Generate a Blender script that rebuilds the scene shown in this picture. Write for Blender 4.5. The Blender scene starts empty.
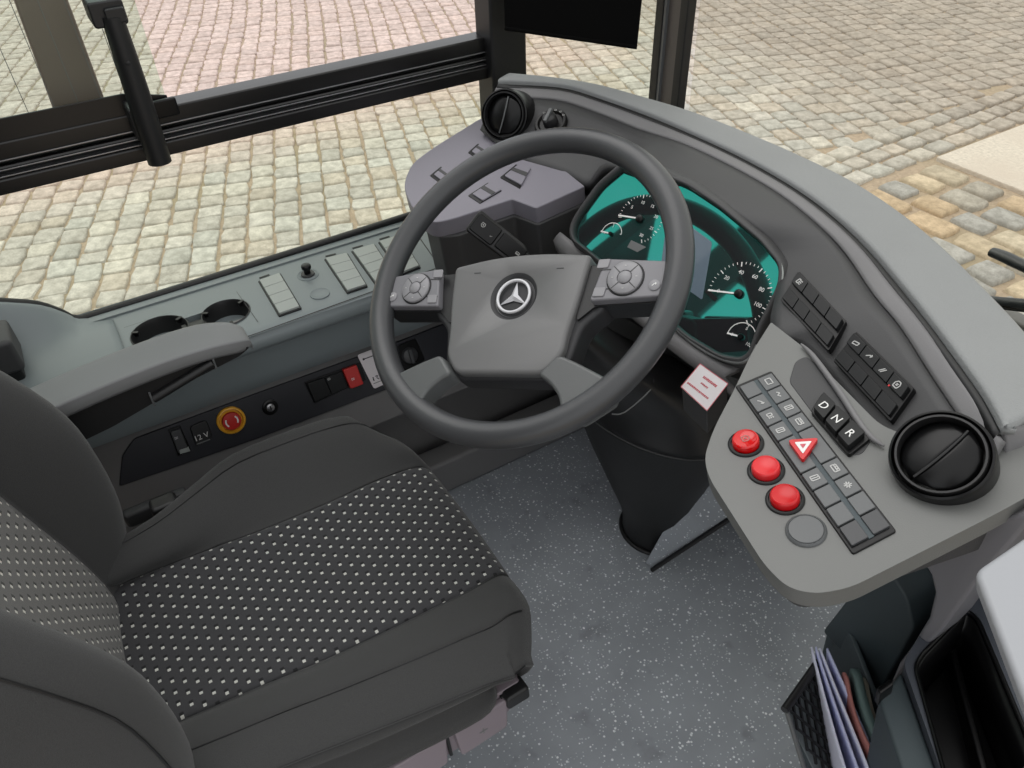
import bpy, bmesh, math, random
from mathutils import Vector, Matrix
V = Vector
random.seed(7)
SC = bpy.context.scene
COL = SC.collection
rad = math.radians

# ------------------------------------------------------------------ camera
FPX, W, H = 770.0, 1024, 768
CAM = V((.72, -.428, 1.34))
_y, _p, _r = rad(60), rad(40.5), rad(-2.3)
CD = V((-math.sin(_y)*math.cos(_p), math.cos(_y)*math.cos(_p), -math.sin(_p)))
_rt = V((math.cos(_y), math.sin(_y), 0)); _up = _rt.cross(CD)
CR = _rt*math.cos(_r) + _up*math.sin(_r)
CU = -_rt*math.sin(_r) + _up*math.cos(_r)

def ray(x, y): return CR*((x-512)/FPX) - CU*((y-384)/FPX) + CD
def onz(x, y, z): d = ray(x, y); return CAM + d*((z-CAM.z)/d.z)
def onx(x, y, X): d = ray(x, y); return CAM + d*((X-CAM.x)/d.x)
def ony(x, y, Y): d = ray(x, y); return CAM + d*((Y-CAM.y)/d.y)
def dep(x, y, s): return CAM + ray(x, y)*s

cam_d = bpy.data.cameras.new('camera')
cam_d.sensor_width = 36; cam_d.lens = FPX/W*36; cam_d.clip_start = .02; cam_d.clip_end = 200
cam = bpy.data.objects.new('camera', cam_d); COL.objects.link(cam)
m = Matrix((CR, CU, -CD)).transposed().to_4x4(); m.translation = CAM
cam.matrix_world = m
SC.camera = cam
SC.view_settings.view_transform = 'Standard'; SC.view_settings.look = 'None'
SC.view_settings.exposure = 0.0; SC.view_settings.gamma = 1
SC.view_settings.use_curve_mapping = False

# ------------------------------------------------------------------ materials
def lin(c): return tuple(((x/255)/12.92 if x/255 <= .04045 else ((x/255+.055)/1.055)**2.4) for x in c)
class NT:
    def __init__(s, name):
        s.m = bpy.data.materials.new(name); s.m.use_nodes = True
        s.t = s.m.node_tree; s.n = s.t.nodes; s.l = s.t.links
        s.b = s.n['Principled BSDF']
    def node(s, t, **k):
        n = s.n.new(t)
        for a, b in k.items(): setattr(n, a, b)
        return n
    def link(s, a, b): s.l.new(a, b)
    def math(s, op, a, b=None, c=None):
        n = s.n.new('ShaderNodeMath'); n.operation = op
        for i, v in enumerate((a, b, c)):
            if v is None: continue
            if isinstance(v, (int, float)): n.inputs[i].default_value = v
            else: s.l.new(v, n.inputs[i])
        return n.outputs[0]
    def noise(s, scale, detail=2, vec=None):
        n = s.n.new('ShaderNodeTexNoise'); n.inputs['Scale'].default_value = scale; n.inputs['Detail'].default_value = detail
        if vec: s.l.new(vec, n.inputs['Vector'])
        return n
    def obj(s): return s.n.new('ShaderNodeTexCoord').outputs['Object']
    def mix(s, f, a, b):
        n = s.n.new('ShaderNodeMix'); n.data_type = 'RGBA'
        for i, v in ((0, f), (6, a), (7, b)):
            if isinstance(v, (int, float)): n.inputs[i].default_value = v
            elif isinstance(v, tuple): n.inputs[i].default_value = (*v, 1)
            else: s.l.new(v, n.inputs[i])
        return n.outputs[2]
    def ramp(s, f, p0, p1, c0=(0,0,0), c1=(1,1,1)):
        n = s.n.new('ShaderNodeValToRGB'); e = n.color_ramp.elements
        e[0].position = p0; e[1].position = p1; e[0].color = (*c0, 1); e[1].color = (*c1, 1)
        s.l.new(f, n.inputs[0]); return n.outputs[0]
    def bump(s, h, strength, dist=.001):
        n = s.n.new('ShaderNodeBump'); n.inputs['Strength'].default_value = strength; n.inputs['Distance'].default_value = dist
        s.l.new(h, n.inputs['Height']); s.l.new(n.outputs[0], s.b.inputs['Normal'])

def plastic(name, rgb, rough=.5, grain=.25, gscale=900, metal=0, spec=.5, var=.06, coat=0):
    t = NT(name); c = lin(rgb); o = t.obj()
    n = t.noise(gscale, 2, o)
    n2 = t.noise(6, 3, o)
    t.link(t.mix(n2.outputs['Fac'], tuple(x*(1-var) for x in c), tuple(x*(1+var) for x in c)), t.b.inputs['Base Color'])
    t.b.inputs['Roughness'].default_value = rough; t.b.inputs['Metallic'].default_value = metal
    t.b.inputs['Specular IOR Level'].default_value = spec
    t.b.inputs['Coat Weight'].default_value = coat
    if grain: t.bump(n.outputs['Fac'], grain, .0006)
    return t.m

M = {}
M['fascia'] = plastic('dark_grained_plastic', (62, 62, 63), .55, .3)
M['trim_grey'] = plastic('grey_grained_plastic', (112, 111, 112), .5, .3)
M['console'] = plastic('console_grey_plastic', (109, 110, 108), .5, .3)
M['pod'] = plastic('pod_grey_plastic', (128, 125, 134), .5, .3)
M['pad'] = plastic('soft_dash_pad', (136, 138, 138), .7, 1.0, 500, var=.1)
M['sill'] = plastic('sill_grey_plastic', (118, 126, 128), .42, .3)
M['armgrey'] = plastic('armrest_grey', (116, 117, 118), .5, .4)
M['wall'] = plastic('wall_grey_plastic', (112, 111, 111), .5, .3)
M['black'] = plastic('black_plastic', (27, 27, 28), .42, .2)
M['blackp'] = plastic('black_panel_plastic', (33, 34, 40), .5, .25)
M['gloss'] = plastic('gloss_black', (11, 11, 12), .3, .05, spec=.3)
M['key'] = plastic('dark_key_plastic', (62, 63, 65), .4, .1)
M['keyblack'] = plastic('black_key_plastic', (22, 23, 24), .42, .05, spec=.3)
M['keygrey'] = plastic('grey_key_plastic', (92, 94, 95), .42, .15)
M['keylight'] = plastic('light_key_plastic', (150, 155, 152), .4, .15)
M['rim'] = plastic('wheel_rim_leather', (62, 63, 65), .33, .4, 700)
M['hub'] = plastic('wheel_hub_plastic', (104, 104, 104), .42, .3)
M['spoke'] = plastic('wheel_spoke_soft', (44, 44, 46), .55, .5, 500)
M['pads'] = plastic('wheel_pad_silver', (118, 117, 121), .38, .15)
M['padkey'] = plastic('wheel_pad_key', (136, 135, 138), .4, .15)
M['starmetal'] = plastic('satin_star_metal', (205, 205, 208), .45, 0, metal=.35, var=0)
M['spokelow_lit'] = plastic('lower_spoke_lit_rim', (84, 86, 86), .34, .3)  # rim material lightened, light on the lower spokes painted into the colour
M['chrome'] = plastic('chrome', (225, 225, 228), .12, 0, metal=1, var=0)
M['white'] = plastic('white_print', (225, 225, 222), .5, 0, var=.01)
M['needle'] = plastic('white_needle', (240, 240, 238), .4, 0, var=0)
M['icon'] = plastic('icon_print', (178, 178, 176), .5, 0, var=.01)
M['icondim'] = plastic('icon_print_dim', (110, 112, 112), .5, 0, var=.01)
M['red'] = plastic('red_plastic', (196, 20, 26), .28, .05, spec=.5)
M['redtrans'] = plastic('deep_red_plastic', (205, 10, 14), .15, 0, coat=.4)
M['redsalmon'] = plastic('light_red_plastic', (214, 40, 46), .3, 0)
M['redkey'] = plastic('red_switch', (190, 42, 38), .35, .1)
M['redprint'] = plastic('red_print', (196, 90, 100), .6, 0)
M['yellow'] = plastic('yellow_plastic', (230, 168, 48), .35, .05)
M['label'] = plastic('label_paper', (226, 220, 222), .5, 0, var=.02)
M['paper'] = plastic('white_paper', (212, 214, 232), .8, 0, var=.02)
M['paperblue'] = plastic('bluish_paper', (190, 194, 226), .8, 0, var=.02)
M['booklet'] = plastic('green_booklet_cover', (84, 104, 102), .6, .1, 200, var=.2)
M['bookred'] = plastic('red_booklet_edge', (170, 110, 104), .7, .1, 200, var=.3)
M['bookbeige'] = plastic('beige_booklet_edge', (150, 145, 130), .7, .1, 200, var=.2)
M['white_panel'] = plastic('pale_grey_panel', (158, 160, 164), .5, .05, var=.02)
M['seat_plastic'] = plastic('mauve_grey_plastic', (128, 118, 124), .45, .2)
M['teal'] = plastic('dark_teal_grey_plastic', (62, 72, 76), .55, .3)
M['cabinet'] = plastic('dark_blue_grey_plastic', (66, 70, 78), .55, .3)
M['rubber'] = plastic('black_rubber', (18, 18, 19), .5, .15)
M['frame'] = plastic('black_window_frame', (20, 19, 19), .3, .1)
M['pillar'] = plastic('grey_brown_pillar', (88, 82, 78), .5, .2)
M['brownpost'] = plastic('grey_brown_frit', (150, 118, 118), .45, .1)
M['blind'] = plastic('black_blind_fabric', (9, 9, 9), .9, .3, 1500, spec=.1)
M['metal'] = plastic('brushed_metal', (160, 160, 162), .35, .1, metal=.9)
M['wiper'] = plastic('wiper_grey_black', (44, 48, 52), .35, .1)

def fabric(name, rgb, dots=False, axis='XY', dotc=(205, 205, 198)):
    t = NT(name); o = t.obj(); c = lin(rgb)
    w1 = t.noise(1400, 2, o); w2 = t.noise(180, 3, o)
    base = t.mix(w1.outputs['Fac'], tuple(x*.6 for x in c), tuple(x*1.45 for x in c))
    if dots:
        s = t.node('ShaderNodeSeparateXYZ'); t.link(o, s.inputs[0])
        a = s.outputs['X']; b = s.outputs['Y' if axis == 'XY' else 'Z']
        p, q = .0190, .0140
        bb = t.math('DIVIDE', t.math('ADD', b, 10*q*20), q)
        row = t.math('FLOOR', bb)
        odd = t.math('MODULO', row, 2.0)
        aa = t.math('ADD', t.math('DIVIDE', t.math('ADD', a, p*50), p), t.math('MULTIPLY', odd, .5))
        fa = t.math('ABSOLUTE', t.math('SUBTRACT', t.math('FRACT', aa), .5))
        fb = t.math('ABSOLUTE', t.math('SUBTRACT', t.math('FRACT', bb), .5))
        mk = t.math('MULTIPLY', t.math('LESS_THAN', fa, .105), t.math('LESS_THAN', fb, .15))
        fa2 = t.math('ABSOLUTE', t.math('SUBTRACT', t.math('FRACT', t.math('ADD', aa, .22)), .5))
        mk2 = t.math('MULTIPLY', t.math('LESS_THAN', fa2, .11), t.math('LESS_THAN', fb, .2))
        base = t.mix(t.math('MULTIPLY', mk2, .75), base, (.006, .006, .006))
        base = t.mix(t.math('MULTIPLY', mk, .8), base, lin(dotc))
    t.link(base, t.b.inputs['Base Color'])
    t.b.inputs['Roughness'].default_value = .92; t.b.inputs['Specular IOR Level'].default_value = .15
    t.b.inputs['Sheen Weight'].default_value = .25; t.b.inputs['Sheen Roughness'].default_value = .5
    t.b.inputs['Sheen Tint'].default_value = (.6, .6, .6, 1)
    t.bump(w1.outputs['Fac'], .5, .0008)
    return t.m
M['fabric'] = fabric('charcoal_seat_fabric', (62, 62, 62))
M['insert'] = fabric('dotted_seat_fabric', (60, 60, 62), True)
M['insertback_lit'] = fabric('lit_backrest_fabric', (104, 103, 101), True, 'XZ', (225, 222, 212))  # same dotted cloth, colour raised to paint the light on the backrest

def floor_mat():
    t = NT('speckled_vinyl'); o = t.obj(); c = lin((150, 155, 161))
    n = t.noise(9, 4, o)
    base = t.mix(n.outputs['Fac'], tuple(x*.75 for x in c), tuple(x*1.25 for x in c))
    for sc, th, f, col in ((105, .22, .55, (236, 240, 242)), (190, .26, .60, (208, 214, 218)), (62, .13, .66, (246, 248, 250))):
        v = t.node('ShaderNodeTexVoronoi'); v.inputs['Scale'].default_value = sc; t.link(o, v.inputs['Vector'])
        sp = t.node('ShaderNodeSeparateColor'); t.link(v.outputs['Color'], sp.inputs[0])
        mk = t.math('MULTIPLY', t.math('LESS_THAN', v.outputs['Distance'], th), t.math('GREATER_THAN', sp.outputs[0], f))
        base = t.mix(t.math('MULTIPLY', mk, .85), base, lin(col))
    # scuff marks
    d = t.noise(14, 6, o); base = t.mix(t.math('MULTIPLY', t.ramp(d.outputs['Fac'], .62, .72), .35), base, lin((84, 87, 91)))
    t.link(base, t.b.inputs['Base Color'])
    t.b.inputs['Roughness'].default_value = .48
    n3 = t.noise(260, 2, o); t.bump(n3.outputs['Fac'], .25, .001)
    return t.m
M['floor'] = floor_mat()

def stone_mat():
    t = NT('granite_setts'); o = t.obj()
    a = t.node('ShaderNodeAttribute'); a.attribute_name = 'stone_colour'
    n = t.noise(22, 6, o); n2 = t.noise(110, 4, o); n3 = t.noise(.9, 3, o)
    c = t.mix(t.ramp(n.outputs['Fac'], .35, .65), (.80, .79, .77), (1.12, 1.11, 1.10))
    mm = t.node('ShaderNodeMix'); mm.data_type = 'RGBA'; mm.blend_type = 'MULTIPLY'; mm.inputs[0].default_value = 1
    t.link(a.outputs['Color'], mm.inputs[6]); t.link(c, mm.inputs[7])
    m2 = t.node('ShaderNodeMix'); m2.data_type = 'RGBA'; m2.blend_type = 'MULTIPLY'; m2.inputs[0].default_value = .7
    t.link(mm.outputs[2], m2.inputs[6]); t.link(t.ramp(n2.outputs['Fac'], .35, .6, (.84, .84, .84), (1.06, 1.06, 1.06)), m2.inputs[7])
    t.link(m2.outputs[2], t.b.inputs['Base Color'])
    t.b.inputs['Roughness'].default_value = .85; t.b.inputs['Specular IOR Level'].default_value = .25
    t.bump(n.outputs['Fac'], .5, .008)
    return t.m
M['stone'] = stone_mat()
def sand_mat(name, rgb, rgb2):
    t = NT(name); o = t.obj(); n = t.noise(60, 6, o); n2 = t.noise(2.2, 4, o)
    b = t.mix(n.outputs['Fac'], tuple(x*.6 for x in lin(rgb)), tuple(x*1.3 for x in lin(rgb)))
    t.link(t.mix(t.ramp(n2.outputs['Fac'], .45, .7), b, lin(rgb2)), t.b.inputs['Base Color'])
    t.b.inputs['Roughness'].default_value = .95; t.bump(n.outputs['Fac'], .6, .01)
    return t.m
M['sand'] = sand_mat('sandy_joints', (178, 160, 140), (160, 148, 124))
M['slab'] = sand_mat('pale_concrete_slab', (214, 204, 192), (204, 192, 180))

def glass_mat(name, tint, refl=.06):
    t = NT(name); t.n.remove(t.b)
    out = t.n['Material Output']
    tr = t.node('ShaderNodeBsdfTransparent'); tr.inputs[0].default_value = (*tint, 1)
    gl = t.node('ShaderNodeBsdfGlossy'); gl.inputs['Roughness'].default_value = .02
    fr = t.node('ShaderNodeFresnel'); fr.inputs[0].default_value = 1.45
    mx = t.node('ShaderNodeMixShader')
    t.link(t.math('MULTIPLY', fr.outputs[0], refl*10), mx.inputs[0]); t.link(tr.outputs[0], mx.inputs[1]); t.link(gl.outputs[0], mx.inputs[2])
    t.link(mx.outputs[0], out.inputs[0])
    return t.m
M['glass'] = glass_mat('green_tinted_glass', (.955, .975, .92), .015)
M['glass2'] = glass_mat('green_sliding_glass', (.86, .945, .89), .02)
M['glasswind'] = glass_mat('windscreen_glass', (.96, .96, .92), .02)

def cluster_mat():
    # dark face under a cover glass whose anti-glare coating mirrors the surroundings in green
    t = NT('coated_instrument_glass'); t.n.remove(t.b); out = t.n['Material Output']
    d = t.node('ShaderNodeBsdfDiffuse'); d.inputs[0].default_value = (.032, .031, .034, 1)
    g = t.node('ShaderNodeBsdfGlossy'); g.inputs['Roughness'].default_value = .03
    o = t.obj(); n = t.noise(7, 3, o)
    t.link(t.mix(n.outputs['Fac'], (.0, .62, .42), (.10, .62, .62)), g.inputs[0])
    mx = t.node('ShaderNodeMixShader'); mx.inputs[0].default_value = .38
    t.link(d.outputs[0], mx.inputs[1]); t.link(g.outputs[0], mx.inputs[2]); t.link(mx.outputs[0], out.inputs[0])
    return t.m
M['cluster'] = cluster_mat()

# ------------------------------------------------------------------ geometry helpers
LOC = {}
def wl(o): return LOC.get(o.name, V((0, 0, 0))) if o else V((0, 0, 0))
def tag(o, label=None, cat=None, group=None, kind=None):
    if label: o['label'] = label
    if cat: o['category'] = cat
    if group: o['group'] = group
    if kind: o['kind'] = kind
    return o
def thing(name, loc, label, cat, group=None):
    o = bpy.data.objects.new(name, None); COL.objects.link(o); o.location = loc; o.empty_display_size = .02
    LOC[o.name] = V(loc); return tag(o, label, cat, group)
def structure(name, loc=(0, 0, 0)):
    o = bpy.data.objects.new(name, None); COL.objects.link(o); o.location = loc; LOC[o.name] = V(loc)
    o['kind'] = 'structure'; return o
def mesh(name, verts, faces, mat, parent=None, smooth=False, bevel=0, segs=2, angle=35, solid=0, fix=True, loc=None):
    if parent is not None: L = wl(parent)
    elif loc is not None: L = V(loc)
    else: L = sum((V(v) for v in verts), V((0, 0, 0)))/len(verts)
    me = bpy.data.meshes.new(name)
    me.from_pydata([V(v)-L for v in verts], [], faces)
    if fix:
        bm = bmesh.new(); bm.from_mesh(me); bmesh.ops.remove_doubles(bm, verts=bm.verts, dist=1e-6)
        bmesh.ops.recalc_face_normals(bm, faces=bm.faces); bm.to_mesh(me); bm.free()
    for mm in (mat if isinstance(mat, list) else [mat]): me.materials.append(mm)
    o = bpy.data.objects.new(name, me); COL.objects.link(o)
    if parent is not None: o.parent = parent
    else: o.location = L
    LOC[o.name] = L
    if solid:
        s = o.modifiers.new('thickness', 'SOLIDIFY'); s.thickness = solid; s.offset = -1
    if bevel:
        b = o.modifiers.new('bevel', 'BEVEL'); b.width = bevel; b.segments = segs; b.limit_method = 'ANGLE'; b.angle_limit = rad(angle)
    if smooth or bevel:
        for p in me.polygons: p.use_smooth = True
        if bevel:
            wn = o.modifiers.new('normals', 'WEIGHTED_NORMAL'); wn.keep_sharp = False
    return o
class Frame:
    def __init__(s, o, n, u):
        s.o = V(o); s.n = V(n).normalized(); u = V(u); s.u = (u - s.n*u.dot(s.n)).normalized(); s.v = s.n.cross(s.u)
    def pt(s, a, b, h=0): return s.o + s.u*a + s.v*b + s.n*h
    def px(s, x, y, h=0):
        d = ray(x, y); q = s.o + s.n*h
        P = CAM + d*((q-CAM).dot(s.n)/d.dot(s.n)); return ((P-s.o).dot(s.u), (P-s.o).dot(s.v))
    def poly(s, pts, h=0): return [s.px(x, y, h) for x, y in pts]
    def P(s, x, y, h=0): a, b = s.px(x, y, h); return s.pt(a, b, h)
    def sub(s, a, b, h=0, rot=0):
        u = s.u*math.cos(rot) + s.v*math.sin(rot); return Frame(s.pt(a, b, h), s.n, u)
def area2(p): return sum(p[i][0]*p[(i+1) % len(p)][1]-p[(i+1) % len(p)][0]*p[i][1] for i in range(len(p)))
def rnd(poly, r, n=5):
    out = []; N = len(poly)
    for i in range(N):
        rr = r[i] if isinstance(r, (list, tuple)) else r
        p = V((*poly[i], 0)); a = V((*poly[i-1], 0)); b = V((*poly[(i+1) % N], 0))
        d1 = (a-p); d2 = (b-p); k = min(rr, d1.length*.49, d2.length*.49)
        if k < 1e-5: out.append(tuple(p.xy)); continue
        s = p+d1.normalized()*k; e = p+d2.normalized()*k
        for j in range(n+1):
            t = j/n; q = s*(1-t)**2 + p*2*t*(1-t) + e*t*t; out.append((q.x, q.y))
    return out
def rect(cx, cy, w, h): return [(cx-w/2, cy-h/2), (cx+w/2, cy-h/2), (cx+w/2, cy+h/2), (cx-w/2, cy+h/2)]
def circ(cx, cy, r, n=32, ry=None): return [(cx+r*math.cos(2*math.pi*i/n), cy+(ry or r)*math.sin(2*math.pi*i/n)) for i in range(n)]
def prism(name, F, poly, h0, h1, mat, parent=None, bevel=.001, **k):
    if area2(poly) < 0: poly = poly[::-1]
    n = len(poly)
    vs = [F.pt(a, b, h0) for a, b in poly] + [F.pt(a, b, h1) for a, b in poly]
    fs = [list(range(n))[::-1], list(range(n, 2*n))] + [[i, (i+1) % n, n+(i+1) % n, n+i] for i in range(n)]
    return mesh(name, vs, fs, mat, parent, bevel=bevel, **k)
def lathe(name, F, c, prof, mat, parent=None, seg=40, smooth=True, sx=1, cap0=True, **k):
    vs = []; fs = []; n = len(prof)
    for i in range(seg):
        t = 2*math.pi*i/seg
        for r, h in prof: vs.append(F.pt(c[0]+r*math.cos(t)*sx, c[1]+r*math.sin(t), h))
    for i in range(seg):
        j = (i+1) % seg
        for q in range(n-1): fs.append([i*n+q, j*n+q, j*n+q+1, i*n+q+1])
    if cap0 and prof[0][0] > 1e-6: fs.append([i*n for i in range(seg)][::-1])
    if prof[-1][0] > 1e-6: fs.append([i*n+n-1 for i in range(seg)])
    o = mesh(name, vs, fs, mat, parent, smooth=smooth, **k)
    o.data.set_sharp_from_angle(angle=rad(50)); return o
def torus(name, F, c, R, r, mat, parent=None, seg=64, rs=16, h=0):
    vs = []; fs = []
    for i in range(seg):
        t = 2*math.pi*i/seg
        for j in range(rs):
            p = 2*math.pi*j/rs; q = R+r*math.cos(p)
            vs.append(F.pt(c[0]+q*math.cos(t), c[1]+q*math.sin(t), h+r*math.sin(p)))
    for i in range(seg):
        for j in range(rs):
            a, b = (i+1) % seg, (j+1) % rs
            fs.append([i*rs+j, a*rs+j, a*rs+b, i*rs+b])
    return mesh(name, vs, fs, mat, parent, smooth=True)
def catm(pts, n=6, closed=False):
    pts = [V(p) for p in pts]; N = len(pts); out = []
    for i in range(N if closed else N-1):
        g = (lambda k: pts[k % N]) if closed else (lambda k: pts[max(0, min(N-1, k))])
        p0, p1, p2, p3 = g(i-1), g(i), g(i+1), g(i+2)
        for j in range(n):
            t = j/n
            out.append(.5*((2*p1)+(p2-p0)*t+(2*p0-5*p1+4*p2-p3)*t*t+(3*p1-p0-3*p2+p3)*t**3))
    if not closed: out.append(pts[-1])
    return out
def tube(name, pts, r, mat, parent=None, seg=12, sm=4, flat=1.0, up=None):
    P = catm(pts, sm) if sm > 1 else [V(p) for p in pts]
    N = len(P); rs = r if isinstance(r, (list, tuple)) else [r]*len(pts)
    def rad_at(i):
        t = i/(N-1)*(len(rs)-1); k = min(int(t), len(rs)-2); return rs[k]+(rs[k+1]-rs[k])*(t-k)
    vs = []; fs = []; ref = V(up) if up else V((.13, .27, .95))
    for i in range(N):
        d = (P[min(i+1, N-1)]-P[max(i-1, 0)]).normalized(); a = d.cross(ref).normalized(); b = a.cross(d)
        for j in range(seg):
            t = 2*math.pi*j/seg; vs.append(P[i]+a*math.cos(t)*rad_at(i)+b*math.sin(t)*rad_at(i)*flat)
    for i in range(N-1):
        for j in range(seg):
            k = (j+1) % seg; fs.append([i*seg+j, i*seg+k, (i+1)*seg+k, (i+1)*seg+j])
    fs += [list(range(seg))[::-1], list(range((N-1)*seg, N*seg))]
    o = mesh(name, vs, fs, mat, parent, smooth=True); o.data.set_sharp_from_angle(angle=rad(60)); return o
def loft(name, rows, mat, parent=None, sm=4, smr=1, solid=0, closed=False, caps=False, smooth=True):
    R = [catm(r, sm, closed) if sm > 1 else [V(p) for p in r] for r in rows]
    if smr > 1:
        C = [catm([r[i] for r in R], smr) for i in range(len(R[0]))]; R = [[c[k] for c in C] for k in range(len(C[0]))]
    n = len(R[0]); vs = [p for r in R for p in r]; fs = []
    for i in range(len(R)-1):
        for j in range(n if closed else n-1):
            k = (j+1) % n; fs.append([i*n+j, i*n+k, (i+1)*n+k, (i+1)*n+j])
    if caps: fs += [list(range(n))[::-1], list(range((len(R)-1)*n, len(R)*n))]
    return mesh(name, vs, fs, mat, parent, smooth=smooth, solid=solid)
def box(name, c, s, mat, parent=None, bevel=.002, **k):
    F = Frame((c[0], c[1], c[2]-s[2]/2), (0, 0, 1), (1, 0, 0))
    return prism(name, F, rect(0, 0, s[0], s[1]), 0, s[2], mat, parent, bevel, **k)
def text(name, F, a, b, size, s, mat, parent, rot=0, h=.0003):
    c = bpy.data.curves.new(name, 'FONT'); c.body = s; c.size = size; c.extrude = .00015; c.align_x = 'CENTER'; c.align_y = 'CENTER'
    tmp = bpy.data.objects.new(name, c); COL.objects.link(tmp); c.materials.append(mat)
    bpy.context.view_layer.update()
    me = bpy.data.meshes.new_from_object(tmp.evaluated_get(bpy.context.evaluated_depsgraph_get()))
    bpy.data.objects.remove(tmp); me.name = name
    o = bpy.data.objects.new(name, me); COL.objects.link(o); o.parent = parent
    G = F.sub(a, b, h, rot); mm = Matrix((G.u, G.v, G.n)).transposed().to_4x4(); mm.translation = G.o-wl(parent)
    o.matrix_basis = mm; LOC[o.name] = wl(parent); return o
def strokes(name, F, segs, mat, parent, h=.0003, t=.0003):
    vs = []; fs = []
    for a0, b0, a1, b1, w in segs:
        d = V((a1-a0, b1-b0, 0)); 
        if d.length < 1e-7: continue
        d.normalize(); nx, ny = -d.y*w/2, d.x*w/2; k = len(vs)
        q = [(a0+nx, b0+ny), (a0-nx, b0-ny), (a1-nx, b1-ny), (a1+nx, b1+ny)]
        vs += [F.pt(a, b, h) for a, b in q]+[F.pt(a, b, h+t) for a, b in q]
        fs += [[k, k+1, k+2, k+3], [k+4, k+5, k+6, k+7]]+[[k+i, k+(i+1) % 4, k+4+(i+1) % 4, k+4+i] for i in range(4)]
    return mesh(name, vs, fs, mat, parent)
ICONS = {
 'frame': [(-1,-.7,1,-.7),(1,-.7,1,.7),(1,.7,-1,.7),(-1,.7,-1,-.7)],
 'bus': [(-1,-.6,1,-.6),(1,-.6,1,.6),(1,.6,-1,.6),(-1,.6,-1,-.6),(-1,.1,1,.1),(-.3,.1,-.3,.6),(.4,.1,.4,.6)],
 'door': [(-.6,-.9,.6,-.9),(.6,-.9,.6,.9),(.6,.9,-.6,.9),(-.6,.9,-.6,-.9),(0,-.9,0,.9)],
 'fan': [(-.9,0,.9,0),(0,-.9,0,.9),(-.6,-.6,.6,.6),(-.6,.6,.6,-.6)],
 'lamp': [(-.8,-.6,0,-.6),(0,-.6,0,.6),(0,.6,-.8,.6),(-.8,.6,-.8,-.6),(.3,.5,.9,.5),(.3,0,.9,0),(.3,-.5,.9,-.5)],
 'wave': [(-.9,-.2,-.3,.4),(-.3,.4,.3,-.4),(.3,-.4,.9,.2)],
 'kneel': [(-.9,-.6,.9,-.2),(-.9,.2,.9,.6),(-.9,.2,-.9,-.6),(.9,.6,.9,-.2)],
 'tyre': [(-.7,-.8,.7,-.8),(.7,-.8,.9,.2),(.9,.2,.4,.9),(.4,.9,-.4,.9),(-.4,.9,-.9,.2),(-.9,.2,-.7,-.8),(-.3,-.3,.3,.3),(-.3,.3,.3,-.3)],
 'arrow': [(-.8,-.4,0,.4),(0,.4,.8,.4),(.8,.4,.4,.8),(.8,.4,.4,0)],
 'diag': [(-.7,-.7,.2,.7),(-.1,-.7,.8,.7)],
 'dash': [(-.7,0,.7,0)],
}
def icon(F, a, b, s, kind, mat, parent, h=.0003, name='icon'):
    return strokes(name, F, [(a+x0*s, b+y0*s, a+x1*s, b+y1*s, s*.28) for x0, y0, x1, y1 in ICONS[kind]], mat, parent, h)
def cut(o, cutter):
    md = o.modifiers.new('cut', 'BOOLEAN'); md.object = cutter; md.operation = 'DIFFERENCE'; md.solver = 'EXACT'
    bpy.context.view_layer.update()
    dg = bpy.context.evaluated_depsgraph_get()
    me = bpy.data.meshes.new_from_object(o.evaluated_get(dg)); o.modifiers.clear(); old = o.data; nm = old.name; o.data = me
    bpy.data.meshes.remove(old); me.name = nm
    bpy.data.objects.remove(cutter)
    o.data.set_sharp_from_angle(angle=rad(40))
    return o

def lerp_(a, b, t): return a*(1-t)+b*t
def hit(o, x, y):
    bpy.context.view_layer.update(); e = o.evaluated_get(bpy.context.evaluated_depsgraph_get())
    ok, p, n, _i = e.ray_cast(CAM-wl(o), ray(x, y).normalized())
    if not ok: print('MISS', o.name, x, y); return onz(x, y, .8), V((0, 0, 1))
    p = p+wl(o); return p, (n if n.dot(CAM-p) > 0 else -n)
def facing(o, pts):
    h = [hit(o, x, y)[0] for x, y in pts]; c = sum(h, V())/len(h)
    n = (h[1]-h[3 % len(h)]).cross(h[2]-h[0]); n = n if n.dot(CAM-c) > 0 else -n
    return c, n.normalized()
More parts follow.
